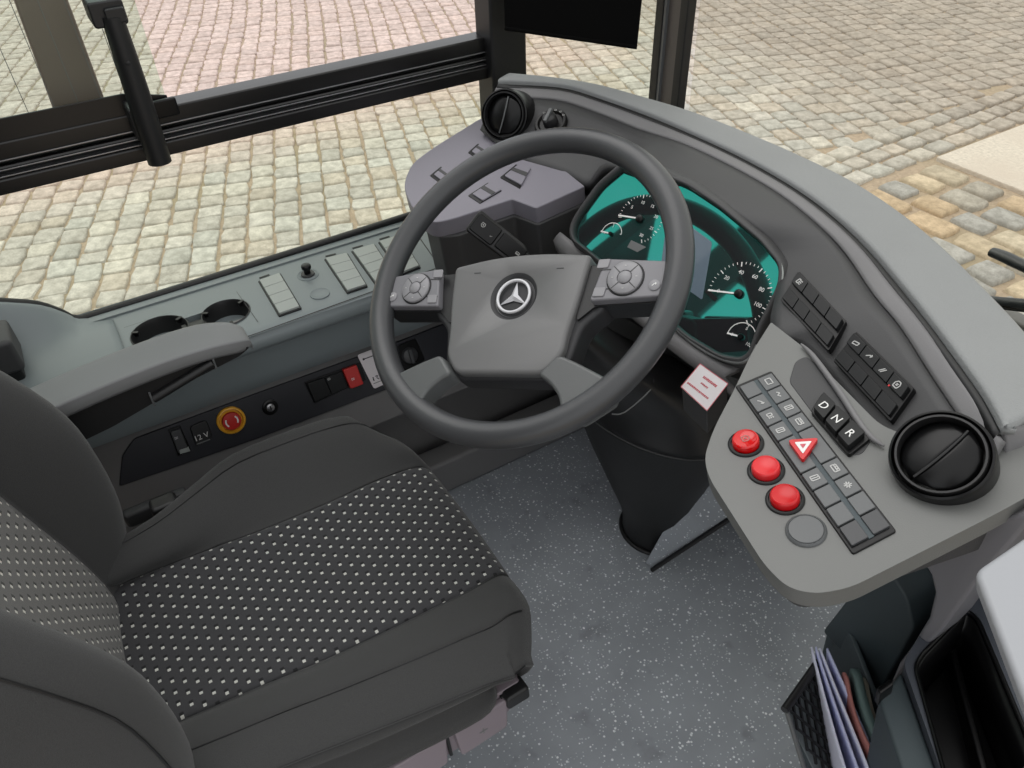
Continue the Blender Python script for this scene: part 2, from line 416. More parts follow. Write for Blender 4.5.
# ================================================================== GROUND
GZ = -.5
def ground():
    vs = []; fs = []; cols = []; mi = []
    rg = random.Random(3)
    def stone(cx, cy, L, Wd, ang, col, hgt):
        u = V((math.cos(ang), math.sin(ang))); v = V((-u.y, u.x)); k = len(vs)
        hl, hw = L/2, Wd/2
        cc = []
        base = [(-hl,-hw),(0,-hw),(hl,-hw),(hl,0),(hl,hw),(0,hw),(-hl,hw),(-hl,0)]
        j = [(x*(.955 if abs(x) == hl and abs(y) == hw else 1)+rg.uniform(-.006,.006), y*(.955 if abs(x) == hl and abs(y) == hw else 1)+rg.uniform(-.006,.006)) for x, y in base]
        tz = rg.uniform(-.004, .004)
        for f, z in ((1.0, -.012), (.965, hgt*.5), (.86, hgt+tz)):
            for x, y in j:
                q = u*(x*f)+v*(y*f); vs.append((cx+q.x, cy+q.y, GZ+z+rg.uniform(-.0015, .0015)))
        vs.append((cx, cy, GZ+hgt+tz+.001))
        for r in range(2):
            for i in range(8): fs.append([k+r*8+i, k+r*8+(i+1) % 8, k+r*8+8+(i+1) % 8, k+r*8+8+i])
        for i in range(8): fs.append([k+16+i, k+16+(i+1) % 8, k+24])
        cols.extend([col]*(24)); mi.extend([0]*24)
    def colour(x, y, big=False):
        g = rg.random()
        if big: c = rg.choice([(194,182,162),(190,182,168),(200,184,160),(172,170,166),(202,188,162),(180,174,164),(202,180,152)])
        else: c = rg.choice([(196,190,180),(190,182,170),(204,197,184),(186,180,170),(196,184,168),(190,187,178)])
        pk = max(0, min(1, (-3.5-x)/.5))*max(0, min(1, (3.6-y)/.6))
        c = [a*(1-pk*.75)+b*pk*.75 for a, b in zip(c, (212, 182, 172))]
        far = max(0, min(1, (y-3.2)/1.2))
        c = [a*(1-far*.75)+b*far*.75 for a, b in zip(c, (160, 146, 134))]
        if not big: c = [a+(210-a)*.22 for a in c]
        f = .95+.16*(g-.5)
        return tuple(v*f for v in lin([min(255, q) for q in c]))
    # courses of small setts, running obliquely away from the vehicle
    az = rad(72); e = V((-math.sin(az), math.cos(az))); nn = V((e.y, -e.x))   # e: along the course, nn: across
    P, Q = .138, .128
    for i in range(-40, 110):
        off = rg.random()*P; s = -1.5
        while s < 11.5:
            ln = P*rg.uniform(.82, 1.2)
            wob = .02*math.sin(s*.9+1.3)+.008*math.sin(s*2.3+i*.05)
            p = e*(s+off+ln/2) + nn*(i*Q+wob)
            s += ln
            x, y = p.x, p.y
            if x > -1.88 or x < -11 or y < -4.5 or y > 10: continue
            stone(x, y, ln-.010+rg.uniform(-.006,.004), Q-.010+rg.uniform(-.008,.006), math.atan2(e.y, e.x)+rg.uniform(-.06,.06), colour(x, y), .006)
    # four edging rows laid lengthwise
    for r in range(3):
        y = -4.5+rg.random()*.1
        while y < 10:
            ln = rg.uniform(.13, .19); x = -1.80+r*.122
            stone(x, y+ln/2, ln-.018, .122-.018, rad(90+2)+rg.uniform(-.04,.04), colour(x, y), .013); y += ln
    # big setts
    y = -4.5
    while y < 6:
        x = -1.47+rg.random()*.05; wd = rg.uniform(.15, .185)
        while x < 3:
            ln = rg.uniform(.18, .27)
            if y < 3.45 or x > 1.0:
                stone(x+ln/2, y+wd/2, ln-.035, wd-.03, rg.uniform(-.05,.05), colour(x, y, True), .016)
            x += ln
        y += wd
    # joint bed
    k = len(vs); vs.extend([(-40,-40,GZ-.008),(40,-40,GZ-.008),(40,40,GZ-.008),(-40,40,GZ-.008)])
    fs.append([k, k+1, k+2, k+3]); cols.append((1,1,1)); mi.append(1)
    o = mesh('ground', vs, fs, [M['stone'], M['sand']], None, fix=False, loc=(0, 0, 0))
    me = o.data; at = me.attributes.new('stone_colour', 'FLOAT_COLOR', 'FACE')
    at.data.foreach_set('color', [q for c in cols for q in (*c, 1)])
    me.polygons.foreach_set('material_index', mi); me.polygons.foreach_set('use_smooth', [True]*len(mi))
    tag(o, kind='structure')
    F = Frame((0, 0, GZ), (0, 0, 1), (1, 0, 0))
    s = prism('ground_slab', F, [(-1.47, 3.52), (1.0, 3.52), (1.0, 9.5), (-1.43, 9.5)], -.02, .016, M['slab'], None, .006)
    tag(s, kind='structure')
ground()

# ================================================================== FLOOR AND WALLS
F0 = Frame((0, 0, 0), (0, 0, 1), (1, 0, 0))
tag(prism('floor', F0, [(-.47, -1.0), (1.25, -1.0), (1.25, .72), (-.47, .72)], -.04, 0, M['floor'], None, .0), kind='structure')
wallL = structure('wall_left', (-.5, 0, .3))
# sill slab with the rounded inner edge
SILL = Frame((-.58, -.48, .578), (0, 0, 1), (0, 1, 0))
YA, YB = -1.0, .44
def sill_row(y): return [V((-.606, y, .40)), V((-.606, y, .578)), V((-.602, y, .586)), V((-.585, y, .584)), V((-.57, y, .579)), V((-.42, y, .577)), V((-.402, y, .572)), V((-.396, y, .556)), V((-.402, y, .543)), V((-.43, y, .538)), V((-.44, y, .44)), V((-.60, y, .40))]
sill = loft('sill', [sill_row(YA), sill_row(-.2), sill_row(YB)], M['sill'], wallL, 3, 1, caps=True, closed=True)
# cup wells are cut through the sill top
cutters = []
bm_wells = []
CUP = [(160, 332, .046), (226, 313, .040)]
for cx, cy, r in CUP:
    a, b = SILL.px(cx, cy)
    cut(sill, prism('cutter', SILL, circ(a, b, r, 40), -.03, .05, M['black'], wallL, 0))
(ca1, cb1), (ca2, cb2) = [SILL.px(c[0], c[1]) for c in CUP]
cut(sill, prism('cutter', SILL, rect((ca1+ca2)/2, (cb1+cb2)/2+.004, abs(ca2-ca1), .034), -.02, .05, M['black'], wallL, 0))
# wall below the sill
WL = Frame((-.44, 0, .37), (1, 0, .45), (0, 1, 0))
loft('panel', [[V((-.45, y, .555)), V((-.46, y, .535)), V((-.485, y, .52)), V((-.49, y, .49)), V((-.44-.45*.09, y, .46)), V((-.44+.45*.07, y, .30)), V((-.402, y, .275)), V((-.43, y, .255)), V((-.465, y, .22)), V((-.468, y, -.02))] for y in (YA, -.2, .72)], M['wall'], wallL, 3, 1, solid=.03)
tag(box('wall_front', (.1, .70, .3), (1.2, .03, .68), M['wall'], None, .004), kind='structure')
tag(box('trim_4', (-.42, -.1, .05), (.06, 1.2, .1), M['wall'], None, .01), kind='structure')

# ================================================================== LEFT WINDOWS
GX = -.61
w1 = structure('window_1', (GX, -.2, .75))
FW = Frame((GX, 0, 0), (1, 0, 0), (0, 1, 0))         # a = y, b = z
prism('pane', FW, [(-1.0, .58), (.32, .58), (.32, .84), (-1.0, .84)], -.012, -.006, M['glass'], w1, 0)
# rubber gasket along the bottom with the drop at the rear
gp = [onx(x, y, -.603) for x, y in ((-60, 300), (0, 304), (38, 307), (62, 315), (78, 321), (110, 312), (250, 268), (414, 216), (470, 197))]
gp = [p+V((-.002, 0, .003)) for p in gp]
tube('gasket', gp, .0075, M['rubber'], w1, 8, 3)
# rear sill rise
rp_ = [p.copy() for p in gp[:6]]; rp_[-1].z -= .010
loft('sill_rise', [[V((-.606, p.y, p.z-.015)), V((-.600, p.y, p.z-.004)), V((-.585, p.y, lerp_(p.z-.006, .579, .15))), V((-.55, p.y, lerp_(p.z, .579, .75))), V((-.50, p.y, .5783)), V((-.42, p.y, .5752))] for p in rp_], M['sill'], w1, 3, 3, solid=.008)
# horizontal rail between lower pane and sliding pane
for nm, z0, z1, d0, d1, mt in (('lower_rail', .829, .852, -.03, .022, 'frame'), ('rail_track', .848, .874, -.03, .004, 'gloss'), ('middle_rail', .862, .869, -.02, .016, 'frame'), ('upper_rail', .876, .902, -.03, .014, 'frame')):
    prism(nm, FW, [(-1.0, z0), (.345, z0), (.345, z1), (-1.0, z1)], d0, d1, M[mt], w1, .003)
for z_ in (.853, .8625, .8755): prism('rail_highlight', FW, [(-1.0, z_), (.34, z_), (.34, z_+.0018), (-1.0, z_+.0018)], .004, .017 if z_ < .87 else .0155, M['metal'], w1, .0003)  # thin pale lines painted in as highlights along the rail
strip = structure('window_2', (GX, .1, 1.0))
prism('upper_channel', FW, [(-1.0, 1.32), (.345, 1.32), (.345, 1.38), (-1.0, 1.38)], -.03, .014, M['frame'], strip, .003)
# sliding pane (open: it stands at the rear half)
ye = -.27
pn = prism('sliding_pane', FW, [(-1.0, .87), (ye, .87), (ye, 1.34), (-1.0, 1.34)], .002, .007, M['glass2'], strip, 0)
prism('black_edge_band', FW, [(-1.0, .872), (ye+.002, .872), (ye+.002, .918), (-.33, .933), (-1.0, .936)], .0075, .011, M['frame'], strip, .001)
for yy in (-.50, -.46, -.425, -.392, -.36, -.325, -.292):
    tube('heating_wire', [FW.pt(yy, .90, .0078), FW.pt(yy, 1.34, .0078)], .0005, M['icondim'], strip, 6, 1)
pa, pb, pc, pd = [FW.px(x, y, -.04) for x, y in ((22, -8), (66, -8), (108, 108), (52, 112))]
prism('post', FW, [(pd[0], .86), (pc[0], .86), (pb[0], 1.34), (pa[0], 1.34)], -.055, -.04, M['brownpost'], strip, .004)
prism('latch', FW, [(ye-.028, .888), (ye+.012, .888), (ye+.012, .916), (ye-.028, .916)], .012, .022, M['gloss'], strip, .003)
# grab handle
gt, gb = onx(112, 16, -.55), onx(160, 162, -.55)
gh = thing('grab_handle', gb, 'black ribbed grab handle upright on the sliding side window', 'handle')
tube('grip', [gt, gt*.75+gb*.25, gt*.5+gb*.5, gt*.25+gb*.75, gb], [.0145, .0165, .0175, .0178, .0178], M['rubber'], gh, 18, 6)
FH = Frame(gt, (1, 0, 0), (0, 1, 0))
prism('bracket', FH, rnd(rect(-.004, .004, .046, .034), .006), -.055, .004, M['black'], gh, .003)
prism('cap', FH, rnd(rect(.004, .002, .026, .02), .004), .004, .012, M['black'], gh, .002)
prism('bracket', Frame(gt*.28+gb*.72, (1, 0, 0), (0, 1, 0)), rnd(rect(-.004, 0, .034, .05), .006), -.055, -.006, M['black'], gh, .003)
for k in range(4):
    q = gt*(1-(.30+.11*k))+gb*(.30+.11*k)
    lathe('finger_dimple', Frame(q+V((.0135, -.002, .006)), (.8, -.3, .35), (0, 1, 0)), (0, 0), [(0, .0028), (.0035, .0024), (.006, 0)], M['rubber'], gh, 16)

# corner post, quarter light and pillar
tag(prism('trim_1', Frame((-.6, .345, .5), (0, 0, 1), (0, 1, 0)), rnd([(-.043, -.03), (.034, -.03), (.030, .03), (-.043, .03)], .006), 0, .95, M['rubber'], None, .002), kind='structure')
q0, q1 = V((-.615, .372, 0)), V((-.352, .525, 0))
qd = (q1-q0).normalized(); QF = Frame((q0.x, q0.y, .5), V((-qd.y, qd.x, 0))*-1, qd)
w3 = structure('window_3', (q0.x, q0.y, .5))
L3 = (q1-q0).length
QB = 1 if QF.v.z > 0 else -1
prism('pane', QF, [(0, .05*QB), (L3, .05*QB), (L3, .9*QB), (0, .9*QB)], -.003, .003, M['glass'], w3, 0)
prism('seal', QF, [(0.0, .05*QB), (.014, .05*QB), (.014, .9*QB), (0.0, .9*QB)], -.012, .012, M['rubber'], w3, .002)
prism('light_seal_edge', QF, [(.014, .05*QB), (.019, .05*QB), (.019, .9*QB), (.014, .9*QB)], -.006, .006, M['keygrey'], w3, .001)
# A pillar: black seals either side of a grey-brown post
PA = ony(651, 85, .52); PBp = ony(679, 108, .50)
pdir = (PBp-PA); pdir.z = 0; pw = pdir.length; pdir.normalize()
PF = Frame((PA.x, PA.y, .45), (0, 0, 1), pdir)
w4 = structure('trim_2', (PA.x, PA.y, .45))
prism('post', PF, rnd(rect(pw*.52, .008, pw*.5, .012), .003), 0, 1.05, M['pillar'], w4, .002)
prism('seal', PF, rnd(rect(pw*.13, .004, pw*.26, .016), .003), 0, 1.05, M['rubber'], w4, .001)
prism('seal', PF, rnd(rect(pw*.88, .004, pw*.24, .016), .003), 0, 1.05, M['rubber'], w4, .001)
prism('bright_strip', PF, rect(pw*.30, .000, pw*.07, .006), 0, 1.05, M['keygrey'], w4, .0005)
# roller blind in front of the quarter light
b0, b1 = ony(505, 28, .30), ony(637, 47, .46)
bd = (b1-b0); bz = bd.z; bd.z = 0; bl = bd.length; bd.normalize()
BF = Frame(b0, V((bd.y, -bd.x, 0)), bd)
BS = 1 if BF.v.z > 0 else -1
bt = thing('roller_blind', b1, 'black roller blind pulled part way down at the front corner window', 'blind')
prism('blind_cloth', BF, [(0, 0), (bl, bz*BS), (bl+.012, (bz+.35)*BS), (0, .36*BS)], -.002, .002, M['blind'], bt, .0005)
tube('hem_bar', [BF.pt(0, 0, 0), BF.pt(bl, bz*BS, 0)], .004, M['blind'], bt, 8, 1)
# windscreen
ws = structure('window_4', (.2, .6, .8))
wp = catm([(-.285, .525, 0), (-.12, .575, 0), (.1, .60, 0), (.4, .60, 0), (.8, .565, 0), (1.2, .46, 0)], 6)
loft('pane', [[V((p.x, p.y+.03, .35)) for p in wp], [V((p.x, p.y, 1.5)) for p in wp]], M['glasswind'], ws, 1, 1, solid=.005)

# wiper outside the windscreen
wy = .66
wpt = [ony(x, y, wy) for x, y in ((956, 290), (985, 299), (1024, 304), (1090, 312), (1200, 330))]
wt = thing('windscreen_wiper', wpt[2], 'dark windscreen wiper resting outside the glass beyond the dashboard', 'wiper')
tube('wiper_blade', wpt, [.004, .009, .011, .011, .011], M['wiper'], wt, 10, 4, .7)
tube('rubber_lip', [p+V((0, -.005, -.008)) for p in wpt], .003, M['rubber'], wt, 8, 4)
wa = [ony(x, y, wy+.03) for x, y in ((992, 252), (1005, 257), (1024, 266), (1100, 300), (1200, 340))]
tube('wiper_arm', wa, [.012, .014, .014, .012, .012], M['wiper'], wt, 10, 4, .6)

# ================================================================== DASHBOARD
dash = thing('dashboard', (0, .35, .6), 'grey wraparound dashboard with soft grained top pad and button console', 'dashboard')
Gp = [(498, 82), (560, 86), (600, 97), (650, 115), (700, 137), (750, 161), (800, 190), (840, 220), (870, 248), (900, 283), (930, 320), (960, 360), (985, 395), (1003, 428)]
G = [onz(x, y, .855) for x, y in Gp]
Ep = [(510, 73), (552, 77), (596, 84), (640, 96), (690, 111), (745, 132), (800, 156), (850, 181), (897, 212), (940, 248), (980, 288), (1012, 322), (1045, 360), (1085, 400)]
E_ = [onz(x, y, .862) for x, y in Ep]
def outv(i):
    a = E_[max(0, i-1)]; b = E_[min(len(E_)-1, i+1)]; t = (b-a); t.z = 0; t.normalize(); return V((-t.y, t.x, 0))
def lerp(a, b, t): return a*(1-t)+b*t
pad_rows = [[p+V((0, 0, -.008)) for p in G], [p+V((0, 0, .001)) for p in G],
            [lerp(g, e, .07)+V((0, 0, .004)) for g, e in zip(G, E_)], [lerp(g, e, .5)+V((0, 0, .003)) for g, e in zip(G, E_)], E_,
            [e+outv(i)*.012+V((0, 0, -.012)) for i, e in enumerate(E_)], [e+outv(i)*.028+V((0, 0, -.05)) for i, e in enumerate(E_)], [e+outv(i)*.045+V((0, 0, -.20)) for i, e in enumerate(E_)]]
loft('top_pad', pad_rows, M['pad'], dash, 4, 2, solid=.012)
# fascia: trim band below the groove, then the dark field down to the console / cluster / shelf line
Lp = [(480, 130, .79), (520, 160, .775), (560, 174, .774), (585, 185, .772), (606, 163, .838), (650, 176, .846), (700, 193, .843), (745, 222, .832), (779, 262, .806), (770, 330, .783), (802, 348, .781), (850, 405, .779), (890, 475, .778), (945, 530, .776)]
Lq = [onz(*p) for p in Lp]
g0 = [g+(l-g).normalized()*.0085+V((0, 0, -.001)) for g, l in zip(G, Lq)]
TW = [.30, .24, .20, .18, .30, .34, .34, .30, .24, .20, .17, .16, .15, .14]
g1 = [g+(l-g).normalized()*(.020+.004*abs(w-.2)) for g, l, w in zip(g0, Lq, TW)]
# the black shadow gap under the pad
loft('shadow_gap', [[p+V((0, 0, -.005)) for p in G], [p+V((0, 0, -.006)) for p in g0]], M['rubber'], dash, 4, 1, solid=.004)
loft('trim_band', [g0, [lerp(a, b, .5)+V((0, 0, .001)) for a, b in zip(g0, g1)], g1], M['trim_grey'], dash, 4, 2, solid=.012)
fascia = loft('fascia', [[p+V((0, 0, -.0015)) for p in g1], [lerp(a, b, .35) for a, b in zip(g1, Lq)], [lerp(a, b, .7) for a, b in zip(g1, Lq)], Lq], M['fascia'], dash, 4, 2, solid=.012)

# console plate with the push buttons
CA = dep(766, 471, .75)
CN = V((-.10, -.22, .97)).normalized()
_F = Frame(CA, CN, (1, 0, 0))
ku = _F.P(852, 552)-_F.P(738, 388)
CF = Frame(CA, CN, ku)
con = CF.poly([(771, 322), (752, 352), (735, 388), (713, 430), (704, 458), (709, 478), (765, 566), (788, 588), (815, 594), (850, 588), (1000, 512), (1060, 478), (1080, 440), (1060, 430), (1020, 440), (985, 450), (940, 440), (885, 430), (802, 346)])
prism('console_plate', CF, rnd(con, [.003, .01, .02, .02, .02, .02, .03, .04, .04, .04, .04, .03, .03, .02, .03, .03, .03, .02, .005], 6), -.023, 0, M['console'], dash, .007, segs=4, angle=25)
prism('console_underside', CF, [(a*.97, b*.97+.004) for a, b in rnd(CF.poly([(775, 340), (755, 362), (724, 432), (716, 462), (770, 555), (795, 575), (1000, 505), (1060, 470), (960, 480), (880, 430)]), .02)], -.068, -.021, M['fascia'], dash, .01)
# rising trim at the right end around the vent
rt = [V(onz(1003, 428, .853)), V(onz(1024, 425, .852)), V(onz(1070, 415, .85))]
loft('end_trim', [rt, [onz(1006, 452, .83), onz(1030, 448, .83), onz(1076, 436, .83)], [onz(996, 488, .795), onz(1030, 470, .795), onz(1080, 450, .795)], [onz(970, 522, .772), onz(1030, 492, .772), onz(1090, 470, .772)]], M['trim_grey'], dash, 4, 3, solid=.012)
# recessed dark well around the selector and its pale lip
lipp = [CF.P(x, y, .004) for x, y in ((801, 344), (813, 356), (838, 390), (860, 424), (872, 438), (884, 446))]
tube('well_lip', lipp, [.001, .003, .0035, .0035, .003, .001], M['trim_grey'], dash, 10, 4)
prism('selector_well', CF, rnd(CF.poly([(789, 382), (795, 362), (806, 356), (818, 366), (872, 440), (862, 455), (846, 456), (836, 445)]), .006), -.002, .0008, M['fascia'], dash, .001)

# shelf pod on the left
SH = Frame(onz(480, 170, .768), (.03, -.12, 1), (1, 0, 0))
shelf = SH.poly([(404, 190), (405, 178), (412, 163), (432, 148), (482, 117), (500, 112), (522, 150), (560, 166), (585, 186), (536, 208), (512, 199), (452, 219), (432, 223), (414, 211)])
pod = prism('side_pod', SH, rnd(shelf, [.02, .02, .02, .03, .03, .01, .01, .01, .003, .004, .004, .03, .03, .03], 6), -.03, 0, M['pod'], dash, .006, segs=4, angle=25)
prism('pod_skirt', SH, rnd(SH.poly([(420, 205), (430, 175), (490, 130), (560, 168), (590, 180), (586, 188), (536, 210), (512, 201), (455, 221), (436, 222)]), .006), -.13, -.028, M['fascia'], dash, .004)
fp_ = dep(592, 196, 1.32); box('hood_filler', tuple(fp_), (.10, .05, .10), M['fascia'], dash, .01)
# walls of the cluster hood
CA_ = rad(12); CT = rad(50)
KN = V((math.sin(CT)*math.sin(CA_), -math.sin(CT)*math.cos(CA_), math.cos(CT)))
KF = Frame(dep(590, 240, 1.15), KN, (math.cos(CA_), math.sin(CA_), 0))
clp = KF.poly([(626, 169), (602, 189), (583, 215), (576, 228), (577, 240), (600, 258), (640, 292), (690, 335), (722, 354), (742, 357), (750, 350), (757, 328), (778, 285), (779, 266), (760, 243), (720, 210), (690, 190), (655, 175)])
hood = [(a*1.0, b) for a, b in clp]
cx_ = sum(a for a, b in clp)/len(clp); cy_ = sum(b for a, b in clp)/len(clp)
def scale(p, s, sy=None): return [(cx_+(a-cx_)*s, cy_+(b-cy_)*(sy or s)) for a, b in p]
hv = []; hf = []; hp = rnd(clp, .01, 3); n_ = len(hp)
for s, h in ((1.0, .0), (1.015, .008), (1.03, .010), (1.06, .004), (1.14, -.03)):
    for a, b in scale(hp, s, s*1.0+(s-1)*.8): hv.append(KF.pt(a, b, h))
for r in range(4):
    for i in range(n_): hf.append([r*n_+i, r*n_+(i+1) % n_, (r+1)*n_+(i+1) % n_, (r+1)*n_+i])
mesh('cluster_surround', hv, hf, M['fascia'], dash, smooth=True, solid=.006)
# lower face below the cluster and knee panel
loft('lower_fascia', [[onz(560, 232, .73), onz(600, 262, .722), onz(650, 300, .715), onz(700, 345, .705), onz(740, 368, .70)],
                      [onz(556, 250, .70), onz(590, 282, .695), onz(640, 325, .69), onz(686, 362, .683), onz(724, 386, .68)],
                      [V((-.11, .24, .60)), V((-.04, .25, .60)), V((.05, .27, .60)), V((.16, .27, .60)), V((.26, .25, .60))]], M['trim_grey'], dash, 4, 3, solid=.01)
loft('knee_panel', [[V((-.44, .14, .60)), V((-.25, .24, .62)), V((-.05, .30, .62)), V((.2, .32, .62))], [V((-.46, .26, .42)), V((-.25, .36, .40)), V((-.05, .42, .38)), V((.2, .44, .38))], [V((-.46, .40, .10)), V((-.25, .52, .08)), V((-.05, .56, .06)), V((.2, .56, .06))]], M['wall'], dash, 4, 4, solid=.015)
# pedestal below the console
PD = Frame((.5, .17, .4), (0, -1, 0), (1, 0, 0))
def ypoly(pts, Y): return [((lambda q: (q.x-.5, (q.z-.4)))(ony(x, y, Y))) for x, y in pts]
PD = Frame((.5, .19, .4), (0, -1, 0), (1, 0, 0))
prism('pedestal', PD, rnd(ypoly([(822, 632), (850, 596), (886, 566), (908, 600), (914, 628), (880, 692), (874, 686)], .19), .008), -.05, 0, M['teal'], dash, .004)
prism('pedestal_foot', PD, rnd(ypoly([(822, 634), (880, 694), (890, 768), (880, 830), (802, 768), (788, 712), (815, 664)], .19), .008), -.06, -.008, M['teal'], dash, .004)
stp = ypoly([(918, 556), (930, 575), (934, 592), (928, 618), (910, 648), (898, 664), (888, 688), (912, 662), (944, 628), (975, 585), (1010, 545), (1040, 510), (990, 520)], .15)
prism('strut', Frame((.5, .15, .4), (0, -1, 0), (1, 0, 0)), stp, -.05, 0, M['pads'], dash, .006)
prism('opening_dark', Frame((.5, .26, .4), (0, -1, 0), (1, 0, 0)), [(-.02, -.4), (.3, -.4), (.3, .34), (.0, .34)], -.01, 0, M['black'], dash, .002)  # black sheet standing in for the shade of the opening behind the strut

# ---------------- instrument cluster
ic = thing('instrument_cluster', KF.pt(cx_, cy_, 0), 'instrument cluster with white dial scales and green coated cover glass behind wheel', 'instrument cluster')
prism('cover_glass', KF, rnd(clp, .01), -.02, -.001, M['cluster'], ic, .0005)
def dial(px, py, rad_m, a0, a1, nmaj, nmin, nums, needle_deg, numsize, hubr, nameit='dial_scale', arc=False):
    a, b = KF.px(px, py); S = []
    for i in range(nmaj*nmin+1):
        t = rad(a0+(a1-a0)*i/(nmaj*nmin)); mj = i % nmin == 0
        r0 = rad_m*(.86 if mj else .93)
        S.append((a+r0*math.cos(t), b+r0*math.sin(t), a+rad_m*math.cos(t), b+rad_m*math.sin(t), .0014 if mj else .0008))
    if arc:
        for i in range(30):
            t, t2 = rad(a0+(a1-a0)*i/30), rad(a0+(a1-a0)*(i+1)/30)
            S.append((a+rad_m*math.cos(t), b+rad_m*math.sin(t), a+rad_m*math.cos(t2), b+rad_m*math.sin(t2), .0011))
    sc = strokes(nameit, KF, S, M['white'], ic, -.0008)
    for k, s in nums:
        t = rad(a0+(a1-a0)*k/nmaj); rr = rad_m*.68
        text('scale_number', KF, a+rr*math.cos(t), b+rr*math.sin(t), numsize, s, M['white'], ic, 0, -.0007)
    t = rad(needle_deg)
    nd = strokes('needle', KF, [(a-.0*math.cos(t), b, a+rad_m*.98*math.cos(t), b+rad_m*.98*math.sin(t), .0022)], M['needle'], ic, .002, .0008)
    lathe('needle_hub', KF, (a, b), [(hubr, -.0008), (hubr, .003), (hubr*.8, .004), (0, .004)], M['gloss'], ic, 24)
rr = (V(KF.P(640, 219))-V(KF.P(615, 216))).length
dial(640, 219, .036, 195, -55, 6, 5, [(1, '5'), (2, '10'), (3, '15'), (4, '20'), (5, '25'), (6, '30')], 192, .0065, .006)
dial(611, 234, .017, 190, 20, 2, 2, [(0, '0'), (1, '1')], 188, .005, .003, arc=True)
dial(739, 294, .043, 195, -45, 6, 5, [(0, '0'), (1, '20'), (2, '40'), (3, '60'), (4, '80'), (5, '100')], 197, .0075, .006)
dial(741, 337, .019, 190, -20, 2, 2, [(0, '0'), (1, '5'), (2, '10')], 190, .006, .004, arc=True)
wedge = KF.poly([(668, 210), (712, 242), (702, 300), (660, 270)])
prism('sky_reflection_wedge', KF, rnd(wedge, .004), -.003, -.0006, plastic('reflected_sky_grey_blue', (92, 108, 122), .2, 0, coat=.5), ic, .0003)  # grey-blue wedge painted in for sky mirrored by the cover glass
strokes('wedge_mark', KF, [(*KF.px(706, 290), *KF.px(716, 300), .006)], M['gloss'], ic, -.0006)
prism('warning_lamp', KF, KF.poly([(631, 240), (646, 247), (637, 252), (627, 247)]), -.002, -.0005, M['icondim'], ic, .0002)
rim_pts = [KF.P(x, y, .006) for x, y in ((690, 187), (722, 208), (752, 232), (772, 252), (782, 268), (781, 288))]
tube('bezel_line', rim_pts, .0016, M['keylight'], ic, 8, 4)
low = [KF.P(x, y, .006) for x, y in ((640, 296), (690, 341), (718, 358), (738, 363), (750, 358), (757, 345))]
tube('lower_bezel_line', low, .0022, M['icondim'], ic, 8, 4)

# ---------------- air vents
def vent(pos, n, u, R, flap_rot, label, ring=True):
    F = Frame(pos, n, u)
    t = thing('air_vent', pos, label, 'air vent', 'round dashboard air vents')
    lathe('vent_ring', F, (0, 0), [(R*1.03, -.05), (R*1.03, .000), (R*1.0, .005), (R*.95, .006), (R*.925, .001), (R*.925, -.05)], M['gloss'], t, 56)
    lathe('vent_barrel', F, (0, 0), [(R*.90, -.03), (R*.90, .005), (R*.875, .008), (R*.83, .008), (R*.81, .003), (R*.80, -.02), (0, -.02)], M['black'], t, 56)
    D = F.sub(0, 0, 0, flap_rot)
    # domed flap halves with a seam between them
    for sgn in (1, -1):
        rows = []
        for i in range(9):
            q = (i/8); r = []
            for j in range(9):
                y = -1+2*j/8
                xm = math.sqrt(max(0, 1-y*y)); x = sgn*(.02+q*max(0, xm-.02)) if sgn > 0 else sgn*(.03+q*max(0, xm-.03))
                bow = .10*(1-y*y)
                x2 = x*.98+bow*(1-q)
                r.append(D.pt(x2*R*.80, y*R*.80, .013*(1-x*x*.8-y*y*.5)-.002-(0 if sgn > 0 else .004)))
            rows.append(r)
        loft('flap', rows, M['gloss'], t, 1, 1, solid=.003)
    seam = [D.pt((.10*(1-(-.9+1.8*k/6)**2))*R*.80, (-.9+1.8*k/6)*R*.80, .0115-.0055*(-.9+1.8*k/6)**2) for k in range(7)]
    tube('flap_edge', seam, .0012, M['keygrey' if R > .042 else 'black'], t, 6, 2)
    return t
lv = hit(fascia, 508, 116)[0]; lv = dep(505, 115, (lv-CAM).dot(CD)-.022)
vent(lv, (.52, -.76, .40), (.82, .56, 0), .043, rad(-8), 'round black air vent beside the corner window, left of the light switch')
rv, rn = facing(fascia, [(915, 430), (955, 425), (962, 480), (925, 480)]); rv = dep(941, 456, (rv-CAM).dot(CD)-.040)
vent(rv, (.0, -.60, .80), (1, .05, 0), .0415, rad(-8), 'large round black air vent at the right end of the dashboard')
# light switch
lp, ln = facing(fascia, [(535, 112), (566, 112), (566, 138), (540, 138)]); lp = lp+ln*.004
LF = Frame(lp, ln, (.85, .5, 0))
t = thing('light_switch', lp, 'round black headlight rotary switch on the fascia above the wheel', 'switch')
lathe('bezel', LF, (0, 0), [(.029, -.02), (.029, .002), (.027, .005), (.023, .005), (.020, .001), (0, .001)], M['gloss'], t)
lathe('knob', LF, (0, 0), [(.013, .001), (.012, .016), (.010, .018), (0, .018)], M['black'], t)
prism('pointer', LF, rnd(rect(0, 0, .006, .028), .002), .016, .022, M['keygrey'], t, .001)
for k in range(5):
    a = rad(40+25*k); icon(LF, .0245*math.cos(a), .0245*math.sin(a), .0018, 'frame', M['icon'], t, .0052, 'symbol')

